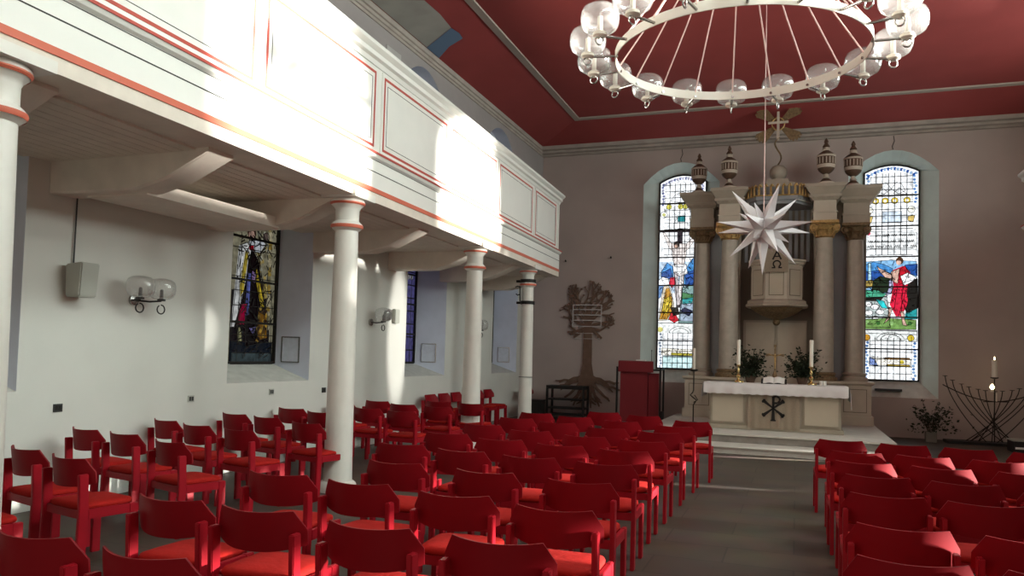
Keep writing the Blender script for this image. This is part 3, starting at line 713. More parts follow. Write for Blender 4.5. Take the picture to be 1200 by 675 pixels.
for nm, lst in lft:
    for i, p in enumerate(lst):
        chair(*p, -13 + random.uniform(-3, 3) + (6 if p[1] > 9 else 0), 'red chair under the gallery, %s, %s from the near end' % (nm, ORD[i]), 'chairs under the gallery')
for i, y in enumerate((13.78, 14.38, 14.98, 15.58, 16.18, 16.80)):
    chair(-6.74, y, -90, 'red chair with its back to the white side wall, %s from the near end' % ORD[i], 'chairs set against the side wall')
chair(-6.5, 19.0, -90, 'red chair in the far corner, half hidden by the banded column', 'chairs set against the side wall')

chair(-5.12, 3.42, -10, 'red chair behind the thick column at the left edge, only its seat showing', 'chairs under the gallery')

# ------------------------------------------------------------ altar steps
m = MB(); m.box(-2.75, 1.62, 15.03, YB - .01, 0.001, .25); m.m = 1; m.box(-2.78, 1.66, 15.0, YB - .01, .25, .28)
m.m = 0; tag(m.build('altar_platform', ['riser', 'stone']), 'pale stone platform the altar stands on', 'platform')
m = MB(); m.box(-2.45, 1.35, 14.25, 15.02, 0.001, .10); m.m = 1; m.box(-2.47, 1.38, 14.22, 15.02, .10, .12)
tag(m.build('altar_step', ['stone', 'stone']), 'low pale stone step in front of the altar platform', 'step')

# ------------------------------------------------------------ altar table
A = empty('altar', (-.40, 16.5, .28), 'painted altar table with three front panels under a white cloth', 'altar')
T = Matrix.Translation((.40, -16.5, -.28))
m = MB(); m.T = T; m.box(-1.62, .82, 16.12, 16.95, .36, 1.15); m.box(-1.67, .87, 16.08, 17.0, .281, .36); m.build('body', 'altar', A, bevel=.008)
for x0, x1 in ((-1.57, -.98), (.17, .77)):
    m = MB(); m.T = T; m.box(x0 - .03, x1 + .03, 16.10, 16.125, .40, 1.03); m.m = 1; m.box(x0 - .012, x1 + .012, 16.092, 16.102, .418, 1.012); m.m = 2; m.box(x0, x1, 16.085, 16.095, .43, 1.0); m.build('panel', ['altar', 'taupe', 'altarpanel'], A)
m = MB(); m.T = T; m.box(-.92, .11, 16.095, 16.12, .30, 1.12); m.build('center_panel', 'taupe', A)
m = MB(); m.T = T; m.box(-1.70, .90, 16.02, 17.02, 1.15, 1.19); m.build('mensa', 'altar', A, bevel=.006)
# antependium
AN = empty('antependium', (-.40, 16.07, 1.19), 'beige hanging altar cloth with a black Chi-Rho sign', 'cloth')
m = MB(); nx = 30
top, bot = [], []
for i in range(nx + 1):
    x = -.48 + .96 * i / nx; y = -.012 + .006 * sin(i * 1.3)
    top.append((x, y, .004)); bot.append((x, y + .004 * sin(i * .9), -.865))
m.smooth = True; m.loft([top, bot], cap=False, closed=False); m.build('cloth_sheet', 'linen', AN)
def bar(m, p, q, w0, w1, y=-.026, th=.006):
    dx, dz = q[0] - p[0], q[1] - p[1]; L = hypot(dx, dz); nx_, nz_ = -dz / L, dx / L
    pr = lambda yy: [(p[0] + nx_ * w0, yy, p[1] + nz_ * w0), (q[0] + nx_ * w1, yy, q[1] + nz_ * w1), (q[0] - nx_ * w1, yy, q[1] - nz_ * w1), (p[0] - nx_ * w0, yy, p[1] - nz_ * w0)]
    m.loft([pr(y), pr(y - th)])
m = MB(); cz = -.46; cx = -.01
for sx in (-1, 1):
    for sz in (-1, 1): bar(m, (cx, cz), (cx + sx * .20, cz + sz * .155), .012, .034); bar(m, (cx + sx * .178 - sx * .026, cz + sz * .138 + sz * .034), (cx + sx * .178 + sx * .026, cz + sz * .138 - sz * .034), .012, .012)
bar(m, (cx, cz - .24), (cx, cz), .034, .020); bar(m, (cx, cz), (cx, cz + .23), .020, .026); bar(m, (cx - .05, cz - .238), (cx + .05, cz - .238), .012, .012)
pts = [(cx, cz + .225), (cx + .06, cz + .235), (cx + .115, cz + .205), (cx + .12, cz + .15), (cx + .08, cz + .105), (cx, cz + .10)]
for a, b_ in zip(pts, pts[1:]): bar(m, a, b_, .019, .019)
m.build('chi_rho_sign', 'iron', AN)
# altar cloth
m = MB(); m.smooth = True
def cl(x0, x1, y0, y1, z, off): return None
nx = 60; rows = []
for j, (yy, zz) in enumerate(((17.04, 1.199), (16.6, 1.20), (16.02, 1.20), (15.985, 1.185), (15.98, 1.08), (15.975, .985))):
    r = []
    for i in range(nx + 1):
        x = -1.74 + 2.68 * i / nx; f = .012 * sin(i * .83) * (1 if j >= 4 else 0)
        z = zz + (.008 * sin(i * 1.7) if j == 5 else 0)
        r.append((x, yy + f - (.012 if j >= 4 else 0), z))
    rows.append(r)
m.loft(rows, cap=False, closed=False)
for sx, xe in ((-1, -1.74), (1, .94)):
    rr = []
    for (dx, zz, yo) in ((0, 1.2, 0), (.02, 1.17, 0), (.035, 1.05, 0), (.05, .90, 0)):
        rr.append([(xe + sx * (dx + (.012 * sin(k * 1.4) if zz < 1.1 else 0)), 15.985 + 1.05 * k / 16, zz - (.13 if (k < 2 and zz < 1) else 0)) for k in range(17)])
    m.loft(rr, cap=False, closed=False)
tag(m.build('altar_cloth', 'cloth', angle=70), 'white linen cloth draped over the altar table', 'tablecloth')

# things on the altar
def candlestick(x, y, z, h, label):
    r = empty('candlestick', (x, y, z), label, 'candlestick')
    m = MB(); m.smooth = True
    m.lathe([(.085, .015), (.08, .03), (.05, .05), (.03, .07), (.022, .09), (.035, .12), (.05, .14), (.035, .165), (.018, .185), (.022, .22), (.036, .24), (.022, .262), (.016, .30), (.02, .33), (.05, .345), (.055, .36), (.03, .365)], seg=18)
    for k in range(3):
        a = 2 * pi * k / 3; m.sphere((.085 * cos(a), .085 * sin(a), .02), .022, 8, 6)
    m.build('holder', 'brass', r)
    m = MB(); m.smooth = True; m.lathe([(.037, .36), (.037, .36 + h), (.028, .365 + h)], seg=16); c = m.build('candle', 'wax', r)
    m = MB(); m.tube([(0, 0, .36 + h), (.003, 0, .385 + h)], .003, 5); m.build('wick', 'iron', c)
candlestick(-1.09, 16.25, 1.2, .50, 'brass candlestick with white pillar candle on the left end of the altar')
candlestick(.28, 16.25, 1.2, .52, 'brass candlestick with white pillar candle on the right side of the altar')
b = empty('open_book', (-.41, 16.15, 1.2), 'open book with white pages on a low stand on the altar', 'book')
m = MB(); m.box(-.24, .24, .0, .26, .001, .02); m.loft([[(-.24, 0, .02), (.24, 0, .02), (.24, .03, .02), (-.24, .03, .02)], [(-.24, .2, .1), (.24, .2, .1), (.24, .24, .1), (-.24, .24, .1)]]); m.build('book_stand', 'blackwood', b)
for sx in (-1, 1):
    m = MB(); m.smooth = True; rr = []
    for i in range(9):
        t = i / 8; x = sx * (.002 + .20 * t); zb_ = .035 + .018 * sin(pi * min(t * 1.3, 1)) 
        rr.append([(x, -.02, zb_ - .012), (x, .22, zb_ + .09), (x, .22, zb_ + .078), (x, -.02, zb_ - .024)])
    m.loft(rr); m.build('page_block', 'paper', b, angle=50)
c = empty('crucifix', (-.40, 16.50, 1.2), 'small brass standing crucifix in the middle of the altar', 'crucifix')
m = MB(); m.smooth = True; m.lathe([(.11, .001), (.10, .03), (.05, .06), (.035, .12), (.05, .17), (.03, .22), (.02, .26)], seg=12); m.build('foot', 'golddark', c)
m = MB(); m.box(-.014, .014, -.01, .01, .25, .76); m.box(-.15, .15, -.01, .01, .56, .588)
for p in ((-.15, .574), (.15, .574), (0, .76)): m.cbox((p[0], 0, p[1]), (.05, .024, .05))
m.build('cross', 'golddark', c)
m = MB(); m.smooth = True; m.tube([(0, -.02, .30), (.005, -.025, .42), (0, -.022, .54)], .012, 8, .022); m.sphere((0, -.03, .58), .02, 8, 6); m.tube([(-.12, -.018, .60), (0, -.022, .54), (.12, -.018, .60)], .008, 6); m.build('figure', 'gold', c)
for k, x in enumerate((.46, .53)):
    m = MB(); m.smooth = True; m.lathe([(.022, .001), (.028, .02), (.030, .085), (.026, .09), (.02, .02)], seg=14)
    tag(m.build('white_cup', 'paper', loc=(x, 16.2, 1.2)), ('small white cup on the altar, the left one of two', 'small white cup on the altar, nearest the right end')[k], 'cup', 'small white cups on the altar')

def leafy(name, loc, label, h, spread, n, rnd, pot=None, lean=(0, 0), droop=.0, stems=10, lsize=.05, base_r=.05, clump=0):
    r = empty(name, loc, label, 'plant')
    z0 = 0
    if pot:
        pot(r); z0 = pot.h
    m = MB(); ends = []
    for i in range(stems):
        a = 2 * pi * i / stems + rnd.uniform(-.3, .3); sp = spread * rnd.uniform(.35, 1); hh = h * rnd.uniform(.4, 1)
        pts = []
        for t in (0, .35, .7, 1):
            k = t ** 1.5
            pts.append((base_r * cos(a) + sp * k * cos(a) + lean[0] * k, base_r * .6 * sin(a) + sp * .6 * k * sin(a) + lean[1] * k, z0 + hh * t - droop * max(0, t - .5) * sp))
        m.tube(pts, .006, 4, .003); ends.append(pts)
    m.build('stems', 'stem', r)
    m = MB()
    def leaf(p, s):
        d = Vector((rnd.gauss(0, 1), rnd.gauss(0, 1), rnd.gauss(0, .6))).normalized(); w = d.cross(Vector((rnd.gauss(0, 1), rnd.gauss(0, 1), rnd.gauss(0, 1)))).normalized()
        P = Vector(p); mid_ = P + d * s * .5; nn = d.cross(w) * s * .08
        m.add([P, mid_ + w * s * .28 + nn, P + d * s, mid_ - w * s * .28 + nn, mid_ - nn], [(0, 1, 4), (1, 2, 4), (2, 3, 4), (3, 0, 4)])
    for i in range(n):
        pts = rnd.choice(ends); t = rnd.uniform(.25, 1) * 3; k = min(int(t), 2); f = t - k
        p = Vector(pts[k]).lerp(Vector(pts[k + 1]), f) + Vector((rnd.gauss(0, .012), rnd.gauss(0, .012), rnd.gauss(0, .012)))
        leaf(p, lsize * rnd.uniform(.7, 1.4))
    for i in range(clump): leaf((rnd.gauss(0, spread * .42), rnd.gauss(0, spread * .25), z0 + abs(rnd.gauss(.06, h * .28))), lsize * rnd.uniform(.8, 1.6))
    m.build('leaves', 'leaf', r)
    return r
def vase(r0, r1, h, mt, square=False):
    def f(root):
        m = MB(); m.smooth = not square
        m.lathe([(r0, .001), (r1, h), (r1 * .85, h), (r0 * .8, h * .3)], seg=4 if square else 16, a0=pi / 4 if square else 0); m.build('pot', mt, root)
    f.h = h * .9
    return f
rnd = random.Random(21)
leafy('evergreen_arrangement', (-.88, 16.68, 1.2), 'dark green bouquet on the altar, left of the crucifix', .62, .33, 520, rnd, vase(.08, .12, .14, 'brown'), lsize=.06, stems=14, clump=500)
leafy('evergreen_arrangement', (.12, 16.68, 1.2), 'dark green bouquet on the altar, right of the crucifix', .66, .33, 520, rnd, vase(.08, .12, .14, 'brown'), lsize=.06, stems=14, clump=500)
leafy('potted_plant', (2.76, 19.0, 0), 'leafy branches in a square concrete pot on the floor by the altar wall', .78, .62, 330, rnd, vase(.15, .15, .22, 'concrete', True), droop=.25, lsize=.065, stems=13, clump=110)

# ------------------------------------------------------------ retable (altarpiece) with pulpit
CXR = -.46
R = empty('altarpiece', (CXR, 18.9, .28), 'tall taupe altarpiece with paired columns and broken entablature behind the altar', 'altarpiece')
RT = Matrix.Translation((-CXR, -18.9, -.28))
def rm(smooth=False):
    m = MB(); m.T = RT; m.smooth = smooth; return m
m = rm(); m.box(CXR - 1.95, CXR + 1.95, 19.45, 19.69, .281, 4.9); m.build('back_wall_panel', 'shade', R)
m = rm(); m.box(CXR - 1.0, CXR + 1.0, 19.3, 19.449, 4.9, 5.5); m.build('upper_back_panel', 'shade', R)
for x0, x1 in ((CXR - .71, CXR - .01), (CXR + .01, CXR + .69)):
    m = rm(); m.box(x0 - .03, x1 + .0, 19.40, 19.449, .6, 2.62); m.m = 1; m.box(x0 + .03, x1 - .02, 19.375, 19.401, .65, 2.57); m.build('door_panel', ['taupe', 'taupe_l'], R)
for sx in (-1, 1):
    # blue grey pilasters behind columns
    m = rm(); xa = CXR + sx * 1.37; m.box(xa - .16, xa + .16, 19.25, 19.449, 1.2, 4.85); m.build('pilaster', 'bluegrey', R)
    for i in range(4):
        m = rm(); xa = CXR + sx * (.30 + .13 * i); m.box(xa - .035, xa + .035, 19.27, 19.30 - .001, 4.0, 5.45); m.T = RT; m.build('flute_strip', 'bluegrey', R)
    m = rm(); xa = CXR + sx * 1.37; m.box(xa - .62, xa + .55, 19.22, 19.449, 4.86, 5.30); m.box(xa - .62, xa + .55, 19.0, 19.449, 5.30, 5.55); m.build('rear_entablature', 'taupe', R)
    m = rm(); xa = CXR + sx * .92; m.box(xa - .10, xa + .10, 19.30, 19.449, .281, 4.9); m.build('inner_pilaster', 'taupe', R)
    for (off, yc, rb, yw, fr, co, nm) in ((1.03, 18.7, .215, .30, .245, .41, 'inner'), (1.70, 19.17, .205, .28, .28, .50, 'outer')):
        x = CXR + sx * off
        # pedestal
        m = rm(); hw = .33
        m.box(x - hw, x + hw, yc - hw, 19.445, .48, 1.16); m.box(x - hw - .05, x + hw + .05, yc - hw - .05, 19.445, .281, .48)
        m.frustum((x - hw - .01, x + hw + .01, yc - hw - .01, 19.445), (x - hw - .06, x + hw + .06, yc - hw - .06, 19.445), 1.16, 1.20); m.box(x - hw - .06, x + hw + .06, yc - hw - .06, 19.445, 1.20, 1.25)
        m.m = 1; m.box(x - .24, x + .24, yc - hw - .008, yc - hw + .001, .56, 1.08); m.m = 0; m.box(x - .225, x + .225, yc - hw - .013, yc - hw - .006, .575, 1.065)
        ped = m.build('pedestal', ['taupe_l', 'shade'], R)
        # shaft
        m = rm(True)
        m.lathe([(rb + .075, 1.25), (rb + .085, 1.29), (rb + .075, 1.33), (rb + .035, 1.345), (rb + .03, 1.375), (rb + .055, 1.40), (rb + .045, 1.43), (rb + .01, 1.445)], (x, yc, 0), 28)
        m.build('column_base', 'golddark' if nm == 'inner' else 'taupe', R)
        m = rm(True); m.lathe([(rb, 1.445), (rb * .995, 2.2), (rb * .93, 3.4), (rb * .82, 4.44), (rb * .85, 4.46)], (x, yc, 0), 32); m.build('column_shaft', 'marble', R)
        # capital
        m = rm(True); rt = rb * .83
        m.lathe([(rt, 4.45), (rt + .03, 4.47), (rt + .005, 4.49), (rt + .01, 4.56), (rt + .05, 4.62), (rt + .03, 4.64), (rt + .07, 4.72)], (x, yc, 0), 24)
        for i in range(10):
            a = 2 * pi * i / 10
            m.tube([(x + (rt + .012) * cos(a), yc + (rt + .012) * sin(a), 4.5), (x + (rt + .045) * cos(a), yc + (rt + .045) * sin(a), 4.58), (x + (rt + .085) * cos(a), yc + (rt + .085) * sin(a), 4.63), (x + (rt + .09) * cos(a), yc + (rt + .09) * sin(a), 4.60)], .022, 5, .014)
        for vx in (-1, 1):
            for fy in (-1, 1):
                cxv, cyv, czv = x + vx * .225, yc + fy * .17, 4.675
                m.tube([(cxv + vx * (.095 - .0055 * k) * cos(pi / 2 - k * .6) * -1 * -1, cyv, czv + (.095 - .0055 * k) * sin(pi / 2 - k * .6)) for k in range(15)], .02, 6)
                m.tube([(cxv, cyv - .03, czv), (cxv, cyv + .03, czv)], .03, 8)
            m.tube([(x + vx * .225, yc - .17, 4.675), (x + vx * .20, yc, 4.675), (x + vx * .225, yc + .17, 4.675)], .07, 8)
        m.tube([(x - .22, yc - .19, 4.765), (x, yc - .20, 4.74), (x + .22, yc - .19, 4.765)], .022, 6)
        m.smooth = False; m.box(x - .29, x + .29, yc - .26, yc + .26, 4.77, 4.83)
        m.build('capital', 'gold' if nm == 'inner' else 'golddark', R)
        # entablature block
        m = rm(); m.box(x - fr, x + fr, yc - fr, 19.445, 4.83, 5.0); m.box(x - fr - .02, x + fr + .02, yc - fr - .02, 19.445, 5.0, 5.03); m.box(x - fr + .01, x + fr - .01, yc - fr + .01, 19.445, 5.03, 5.28)
        m.build('frieze_block', 'taupe_l' if nm == 'inner' else 'taupe', R)
        m = rm(); a0 = fr + .02
        m.frustum((x - a0, x + a0, yc - a0, 19.445), (x - a0 - .05, x + a0 + .05, yc - a0 - .05, 19.445), 5.28, 5.34)
        m.box(x - a0 - .07, x + a0 + .07, yc - a0 - .07, 19.445, 5.34, 5.40)
        m.frustum((x - co + .11, x + co - .11, yc - co + .11, 19.445), (x - co, x + co, yc - co, 19.445), 5.40, 5.56)
        m.box(x - co - .01, x + co + .01, yc - co - .01, 19.445, 5.56, 5.63)
        for i in range(3):
            xx = x - a0 + .06 + (2 * a0 - .12) * i / 2; m.box(xx - .025, xx + .025, yc - a0 - .07, yc - a0, 5.32, 5.345)
        m.build('cornice_block', 'taupe', R)
# gold and canopy
m = rm()
canopy = [(CXR - .88, 18.90), (CXR - .44, 18.30), (CXR + .46, 18.30), (CXR + .84, 18.90), (CXR + .82, 19.44), (CXR - .88, 19.44)]
m.prism(canopy, 5.30, 5.38); inner = [(x * 1 if 0 else CXR + (x - CXR) * .93, 19.3 + (y - 19.3) * .93) for x, y in canopy]; m.prism(inner, 5.22, 5.30); m.prism([(CXR + (x - CXR) * .96, 19.3 + (y - 19.3) * .96) for x, y in canopy], 5.38, 5.60)
m.build('canopy', ['bluegrey'], R)
m = rm()
pp = canopy[:4]
for (xa, ya), (xb, yb) in zip(pp, pp[1:]):
    L = hypot(xb - xa, yb - ya); n = max(4, int(L / .115))
    for i in range(n):
        t = (i + .5) / n; x = xa + (xb - xa) * t; y = ya + (yb - ya) * t - .015
        m.tube([(x, y, 5.40), (x + .0, y - .02, 5.50), (x, y - .015, 5.60), (x + .03, y + .0, 5.65), (x + .055, y + .01, 5.60)], .030, 5, .02)
        m.sphere((x + .02, y - .015, 5.63), .028, 6, 5)
    m.tube([(xa, ya - .01, 5.40), (xb, yb - .01, 5.40)], .018, 5)
m.build('gold_fringe', 'gold', R)
m = rm(); m.prism([(CXR + .42, 18.33), (CXR + .82, 18.92), (CXR + .84, 18.90), (CXR + .46, 18.30)], 5.28, 5.35); m.prism([(CXR - .88, 18.93), (CXR - .60, 18.56), (CXR - .62, 18.54), (CXR - .90, 18.91)], 5.27, 5.31); m.build('canopy_edge', 'stone', R)
m = rm(); m.box(CXR - .40, CXR + .40, 18.7, 19.40, 5.60, 5.78); m.box(CXR - .22, CXR + .26, 18.75, 19.3, 5.78, 5.87); m.build('plinth', 'taupe', R)
m = rm(True); m.lathe([(.10, 5.87), (.13, 5.89), (.12, 5.91), (.17, 5.95), (.20, 6.03), (.195, 6.12), (.14, 6.2), (.06, 6.235)], (CXR + .02, 18.95, 0), 20); m.build('ball', 'taupe', R)
# glory cross with rays
Cx, Cy, Cz = CXR + .02, 18.3, 7.0
m = rm(True); pts = []
for k in range(14):
    t = k / 13; pts.append((Cx - .02 + .075 * sin(t * 6.5) + .04 * t, Cy + .6 - .6 * min(1, t * 1.5), 6.22 + .50 * t))
m.tube(pts, .018, 6); m.build('serpent_rod', 'golddark', R)
m = rm(); m.cbox((Cx, Cy, Cz - .02), (.055, .03, .66)); m.cbox((Cx + .0, Cy - .005, Cz + .06), (.44, .03, .05)); m.build('glory_cross', 'cream', R)
m = rm(True)
m.tube([(Cx + .135 * cos(2 * pi * i / 20), Cy + .01, Cz + .03 + .145 * sin(2 * pi * i / 20)) for i in range(20)], .014, 6, closed=True); m.build('ring', 'gold', R)
for a in (45, 135, 225, 315):
    m = rm()
    for j in range(9):
        b_ = radians(a + (j - 4) * 3.6); L = .60 - .012 * abs(j - 4) + (.04 if j % 2 else 0); r0 = .10
        p0 = (Cx + r0 * cos(b_), Cz + .03 + r0 * sin(b_)); p1 = (Cx + L * cos(b_), Cz + .03 + L * sin(b_) * .8)
        dx, dz = p1[0] - p0[0], p1[1] - p0[1]; LL = hypot(dx, dz); nx_, nz_ = -dz / LL, dx / LL
        pr = lambda yy: [(p0[0] + nx_ * .012, yy, p0[1] + nz_ * .012), (p1[0] + nx_ * .021, yy, p1[1] + nz_ * .021), (p1[0] - nx_ * .021, yy, p1[1] - nz_ * .021), (p0[0] - nx_ * .012, yy, p0[1] - nz_ * .012)]
        m.loft([pr(Cy + .02 + .004 * j), pr(Cy + .03 + .004 * j)])
    m.build('ray_bundle', 'golddark', R)
# pulpit
P_ = empty('pulpit', (CXR, 18.7, 3.0), 'polygonal pulpit basket marked Alpha and Omega, hanging between the altarpiece columns', 'pulpit')
PT = Matrix.Translation((-CXR, -18.7, -3.0))
def pm(sm=False):
    m = MB(); m.T = PT; m.smooth = sm; return m
def octo(r, cy=18.95, n=8, a0=pi / 8): return [(CXR + .02 + r * cos(a0 + 2 * pi * i / n), min(cy + r * sin(a0 + 2 * pi * i / n), 19.29)) for i in range(n)]
def olo(m, prof): m.loft([[(x, y, z) for x, y in octo(r)] for r, z in prof])
m = pm(); olo(m, [(.60, 3.05), (.60, 3.86)]); m.build('basket', 'taupe_l', P_)
m = pm(); olo(m, [(.60, 3.84), (.64, 3.87), (.64, 3.90), (.68, 3.94), (.68, 3.97), (.58, 3.97)]); m.build('top_rim', 'taupe_l', P_)
m = pm(); olo(m, [(.63, 3.06), (.69, 3.02), (.69, 2.97), (.73, 2.94), (.73, 2.90), (.66, 2.88)]); m.build('bottom_rim', 'taupe', P_)
m = pm(); olo(m, [(.64, 2.90), (.50, 2.78), (.28, 2.68), (.10, 2.62)]); m.build('underside_bowl', 'golddark', P_)
m = pm(True); m.sphere((CXR + .02, 18.95, 2.56), .085, 12, 8); m.lathe([(.07, 2.6), (.09, 2.63), (.06, 2.66)], (CXR + .02, 18.95, 0), 12); m.build('knob', 'golddark', P_)
oc = octo(.605)
for i in range(8):
    (xa, ya), (xb, yb) = oc[i], oc[(i + 1) % 8]
    if (ya + yb) / 2 > 18.96: continue
    m = pm(); tx, ty = xb - xa, yb - ya; L = hypot(tx, ty); tx /= L; ty /= L; nx_, ny_ = ty, -tx
    def pt(s, o): return (xa + tx * s + nx_ * o, ya + ty * s + ny_ * o)
    m.m = 1
    m.prism([pt(.07, -.001), pt(L - .07, -.001), pt(L - .07, .006), pt(.07, .006)], 3.14, 3.74)
    m.m = 0; m.prism([pt(.085, .004), pt(L - .085, .004), pt(L - .085, .012), pt(.085, .012)], 3.155, 3.725)
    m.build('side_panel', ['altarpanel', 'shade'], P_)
# cloth with alpha and omega
m = pm(); yb_ = 18.95 - .605 * cos(pi / 8) - .085
m.box(CXR - .235, CXR + .27, yb_, yb_ + .012, 3.66, 4.20); m.build('pulpit_cloth', 'linen', P_)
def stroke(m, pts, w, y, th=.008):
    for p, q_ in zip(pts, pts[1:]):
        dx, dz = q_[0] - p[0], q_[1] - p[1]; L = hypot(dx, dz) or 1; ex, ez = dx / L * w * .6, dz / L * w * .6; nx_, nz_ = -dz / L * w, dx / L * w
        a = (p[0] - ex, p[1] - ez); b_ = (q_[0] + ex, q_[1] + ez)
        pr = lambda yy: [(a[0] + nx_, yy, a[1] + nz_), (b_[0] + nx_, yy, b_[1] + nz_), (b_[0] - nx_, yy, b_[1] - nz_), (a[0] - nx_, yy, a[1] - nz_)]
        m.loft([pr(y), pr(y - th)])
ax = CXR + .03
m = pm(); stroke(m, [(ax - .085, 3.95), (ax, 4.13), (ax + .085, 3.95)], .017, yb_); stroke(m, [(ax - .055, 4.01), (ax + .055, 4.01)], .013, yb_)
m.build('alpha_letter', 'iron', P_)
m = pm(); om = [(ax - .10, 3.755), (ax - .045, 3.755), (ax - .05, 3.785)] + [(ax + .078 * cos(radians(a)), 3.84 + .072 * sin(radians(a))) for a in range(215, -36, -25)] + [(ax + .05, 3.785), (ax + .045, 3.755), (ax + .10, 3.755)]
stroke(m, om, .015, yb_); m.build('omega_letter', 'iron', P_)
# urns
def urn(x, y, z, h, label):
    r = empty('ornamental_urn', (x, y, z), label, 'urn', 'urns on the altarpiece')
    s = h / .93; pr = lambda L: [(a * s, b_ * s) for a, b_ in L]
    m = MB(); m.smooth = True; m.m = 1; m.lathe(pr([(.17, 0), (.17, .03), (.12, .05)]), seg=24); m.m = 0; m.lathe(pr([(.12, .05), (.09, .09), (.055, .12)]), seg=24); m.m = 1; m.lathe(pr([(.055, .12), (.075, .14), (.05, .17), (.045, .22)]), seg=24); m.build('foot', ['brown', 'cream'], r)
    m = MB(); m.smooth = True; m.m = 0; m.lathe(pr([(.05, .21), (.10, .24), (.15, .29), (.165, .33)]), seg=24); m.m = 1; m.lathe(pr([(.165, .33), (.178, .36), (.18, .40)]), seg=24, cap=False)
    m.m = 0; m.lathe(pr([(.178, .40), (.178, .56)]), seg=24, cap=False)
    m.m = 1
    for i in range(16): a = 2 * pi * i / 16; m.cbox((.178 * s * cos(a), .178 * s * sin(a), .48 * s), (.016 * s, .016 * s, .13 * s))
    m.lathe(pr([(.178, .56), (.192, .58), (.185, .60)]), seg=24); m.build('body', ['brown', 'cream'], r)
    m = MB(); m.smooth = True; m.m = 0; m.lathe(pr([(.185, .60), (.12, .66), (.07, .69), (.065, .70)]), seg=24); m.m = 1; m.lathe(pr([(.065, .70), (.08, .73), (.055, .77)]), seg=20); m.m = 0
    m.lathe(pr([(.05, .77), (.075, .79), (.05, .83), (.03, .86), (.045, .89), (.025, .94), (.004, .97)]), seg=16); m.build('lid', ['brown', 'cream'], r)
urn(CXR - 1.78, 18.82, 5.63, .93, 'dark brown and cream urn on the altarpiece, outermost on the left')
urn(CXR - 1.05, 18.45, 5.63, .97, 'brown and cream urn above the left inner altarpiece column')
urn(CXR + 1.04, 18.45, 5.63, 1.0, 'brown and cream urn above the right inner altarpiece column')
urn(CXR + 1.62, 18.82, 5.63, 1.0, 'brown and cream urn on the altarpiece, outermost on the right')

# ------------------------------------------------------------ chandelier
CY_, CXc, CZc = 8.55, -.62, 4.95
def setC(y): pass
RR = 1.33
H = empty('ring_chandelier', (CXc, CY_, CZc), 'large ring chandelier with clear glass globes hung on pale cables', 'chandelier')
m = MB(); m.smooth = True
m.loft([[(r * cos(2 * pi * i / 80), r * sin(2 * pi * i / 80), z) for i in range(80)] for r, z in ((RR, -.05), (RR, .05), (RR - .012, .05), (RR - .012, -.05), (RR, -.05))], cap=False); m.build('ring', 'ringm', H)
m = MB(); m.smooth = True; m.lathe([(.02, 2.0), (.07, 1.98), (.07, 1.90), (.02, 1.88)], seg=16); m.tube([(0, 0, 1.9), (0, 0, ZT - CZc)], .012, 6); m.build('hub', 'steel', H)
NG = 18; PH = radians(17.1)
gm = MB(); gm.smooth = True
gp = [(.035, -.115), (.085, -.108), (.125, -.085), (.145, -.045), (.150, 0), (.147, .045), (.132, .085), (.10, .108), (.05, .12), (.004, .122)]
gp = [(r_ * 1.33, z_ * 1.27) for r_, z_ in gp]
gm.lathe(gp, seg=24, cap=False)
gob = None; sob = None; aob = None
for i in range(NG):
    a = PH + 2 * pi * i / NG; dx, dy = cos(a), sin(a)
    m = MB(); sag = (-.02, .012)[i % 2]
    p0 = Vector((RR * dx, RR * dy, .03)); p1 = Vector((0, 0, 1.92)); 
    m.tube([p0, p0.lerp(p1, .33) + Vector((0, 0, sag)), p0.lerp(p1, .66) + Vector((0, 0, -sag * .4)), p1], .0095, 5); m.build('cable', 'cable', H)
    if aob is None:
        m = MB(); m.smooth = True
        m.tube([(RR - .03, 0, -.02), (RR + .30, 0, -.03)], .016, 8)
        m.tube([(RR + .30 + .045 * sin(t) - .0, 0, -.035 - .045 * (1 - cos(t)) * 1.0) for t in [k * .6 for k in range(11)]], .009, 6)
        aob = m.build('lamp_arm', 'steel', H); arm = aob
        gob = gm.build('glass_globe', 'globe', arm, loc=(RR + .30, 0, .14), angle=180)
        m = MB(); m.smooth = True; m.lathe([(.05, -.065), (.075, -.05), (.07, -.02), (.04, .0), (.028, .005), (.026, .15), (.012, .155)], seg=12); sob = m.build('lamp_socket', 'wax', arm, loc=(RR + .30, 0, .02))
        m = MB(); m.smooth = True; m.lathe([(.012, .0), (.016, .02), (.01, .05), (.002, .07)], seg=10); bob = m.build('candle_bulb', 'globe', arm, loc=(RR + .30, 0, .145))
    else:
        arm = aob.copy(); COL.objects.link(arm)
        for src in (gob, sob, bob): c = src.copy(); COL.objects.link(c); c.parent = arm
    arm.rotation_euler = (0, 0, a)

# star
ST = empty('paper_star', (-.42, 10.6, 3.40), 'large white folded paper star with many points hanging before the altar', 'star')
m = MB(); core = .13
dirs = []
for x in (-1, 0, 1):
    for y in (-1, 0, 1):
        for z in (-1, 0, 1):
            if (x, y, z) != (0, 0, 0): dirs.append((x, y, z))
for d in dirs:
    if d == (0, 0, 1): continue
    D = Vector(d).normalized(); k = sum(abs(c) for c in d)
    side = .13; n = 3 if k == 3 else 4
    L = .64 if n == 4 else .42
    u = D.orthogonal().normalized() if k == 3 else (Vector((0, 0, 1)) if abs(D.z) < .9 else Vector((1, 0, 0)))
    u = (u - D * u.dot(D)).normalized(); v = D.cross(u)
    R_ = side / (2 * sin(pi / n)); ph = pi / n
    base = [tuple(D * core + u * R_ * cos(ph + 2 * pi * i / n) + v * R_ * sin(ph + 2 * pi * i / n)) for i in range(n)]
    m.add(base + [tuple(D * (L))], [(i, (i + 1) % n, n) for i in range(n)] + [tuple(range(n))[::-1]])
so = m.build('star_body', 'star', ST, rot=(radians(-7), radians(4), radians(26)))
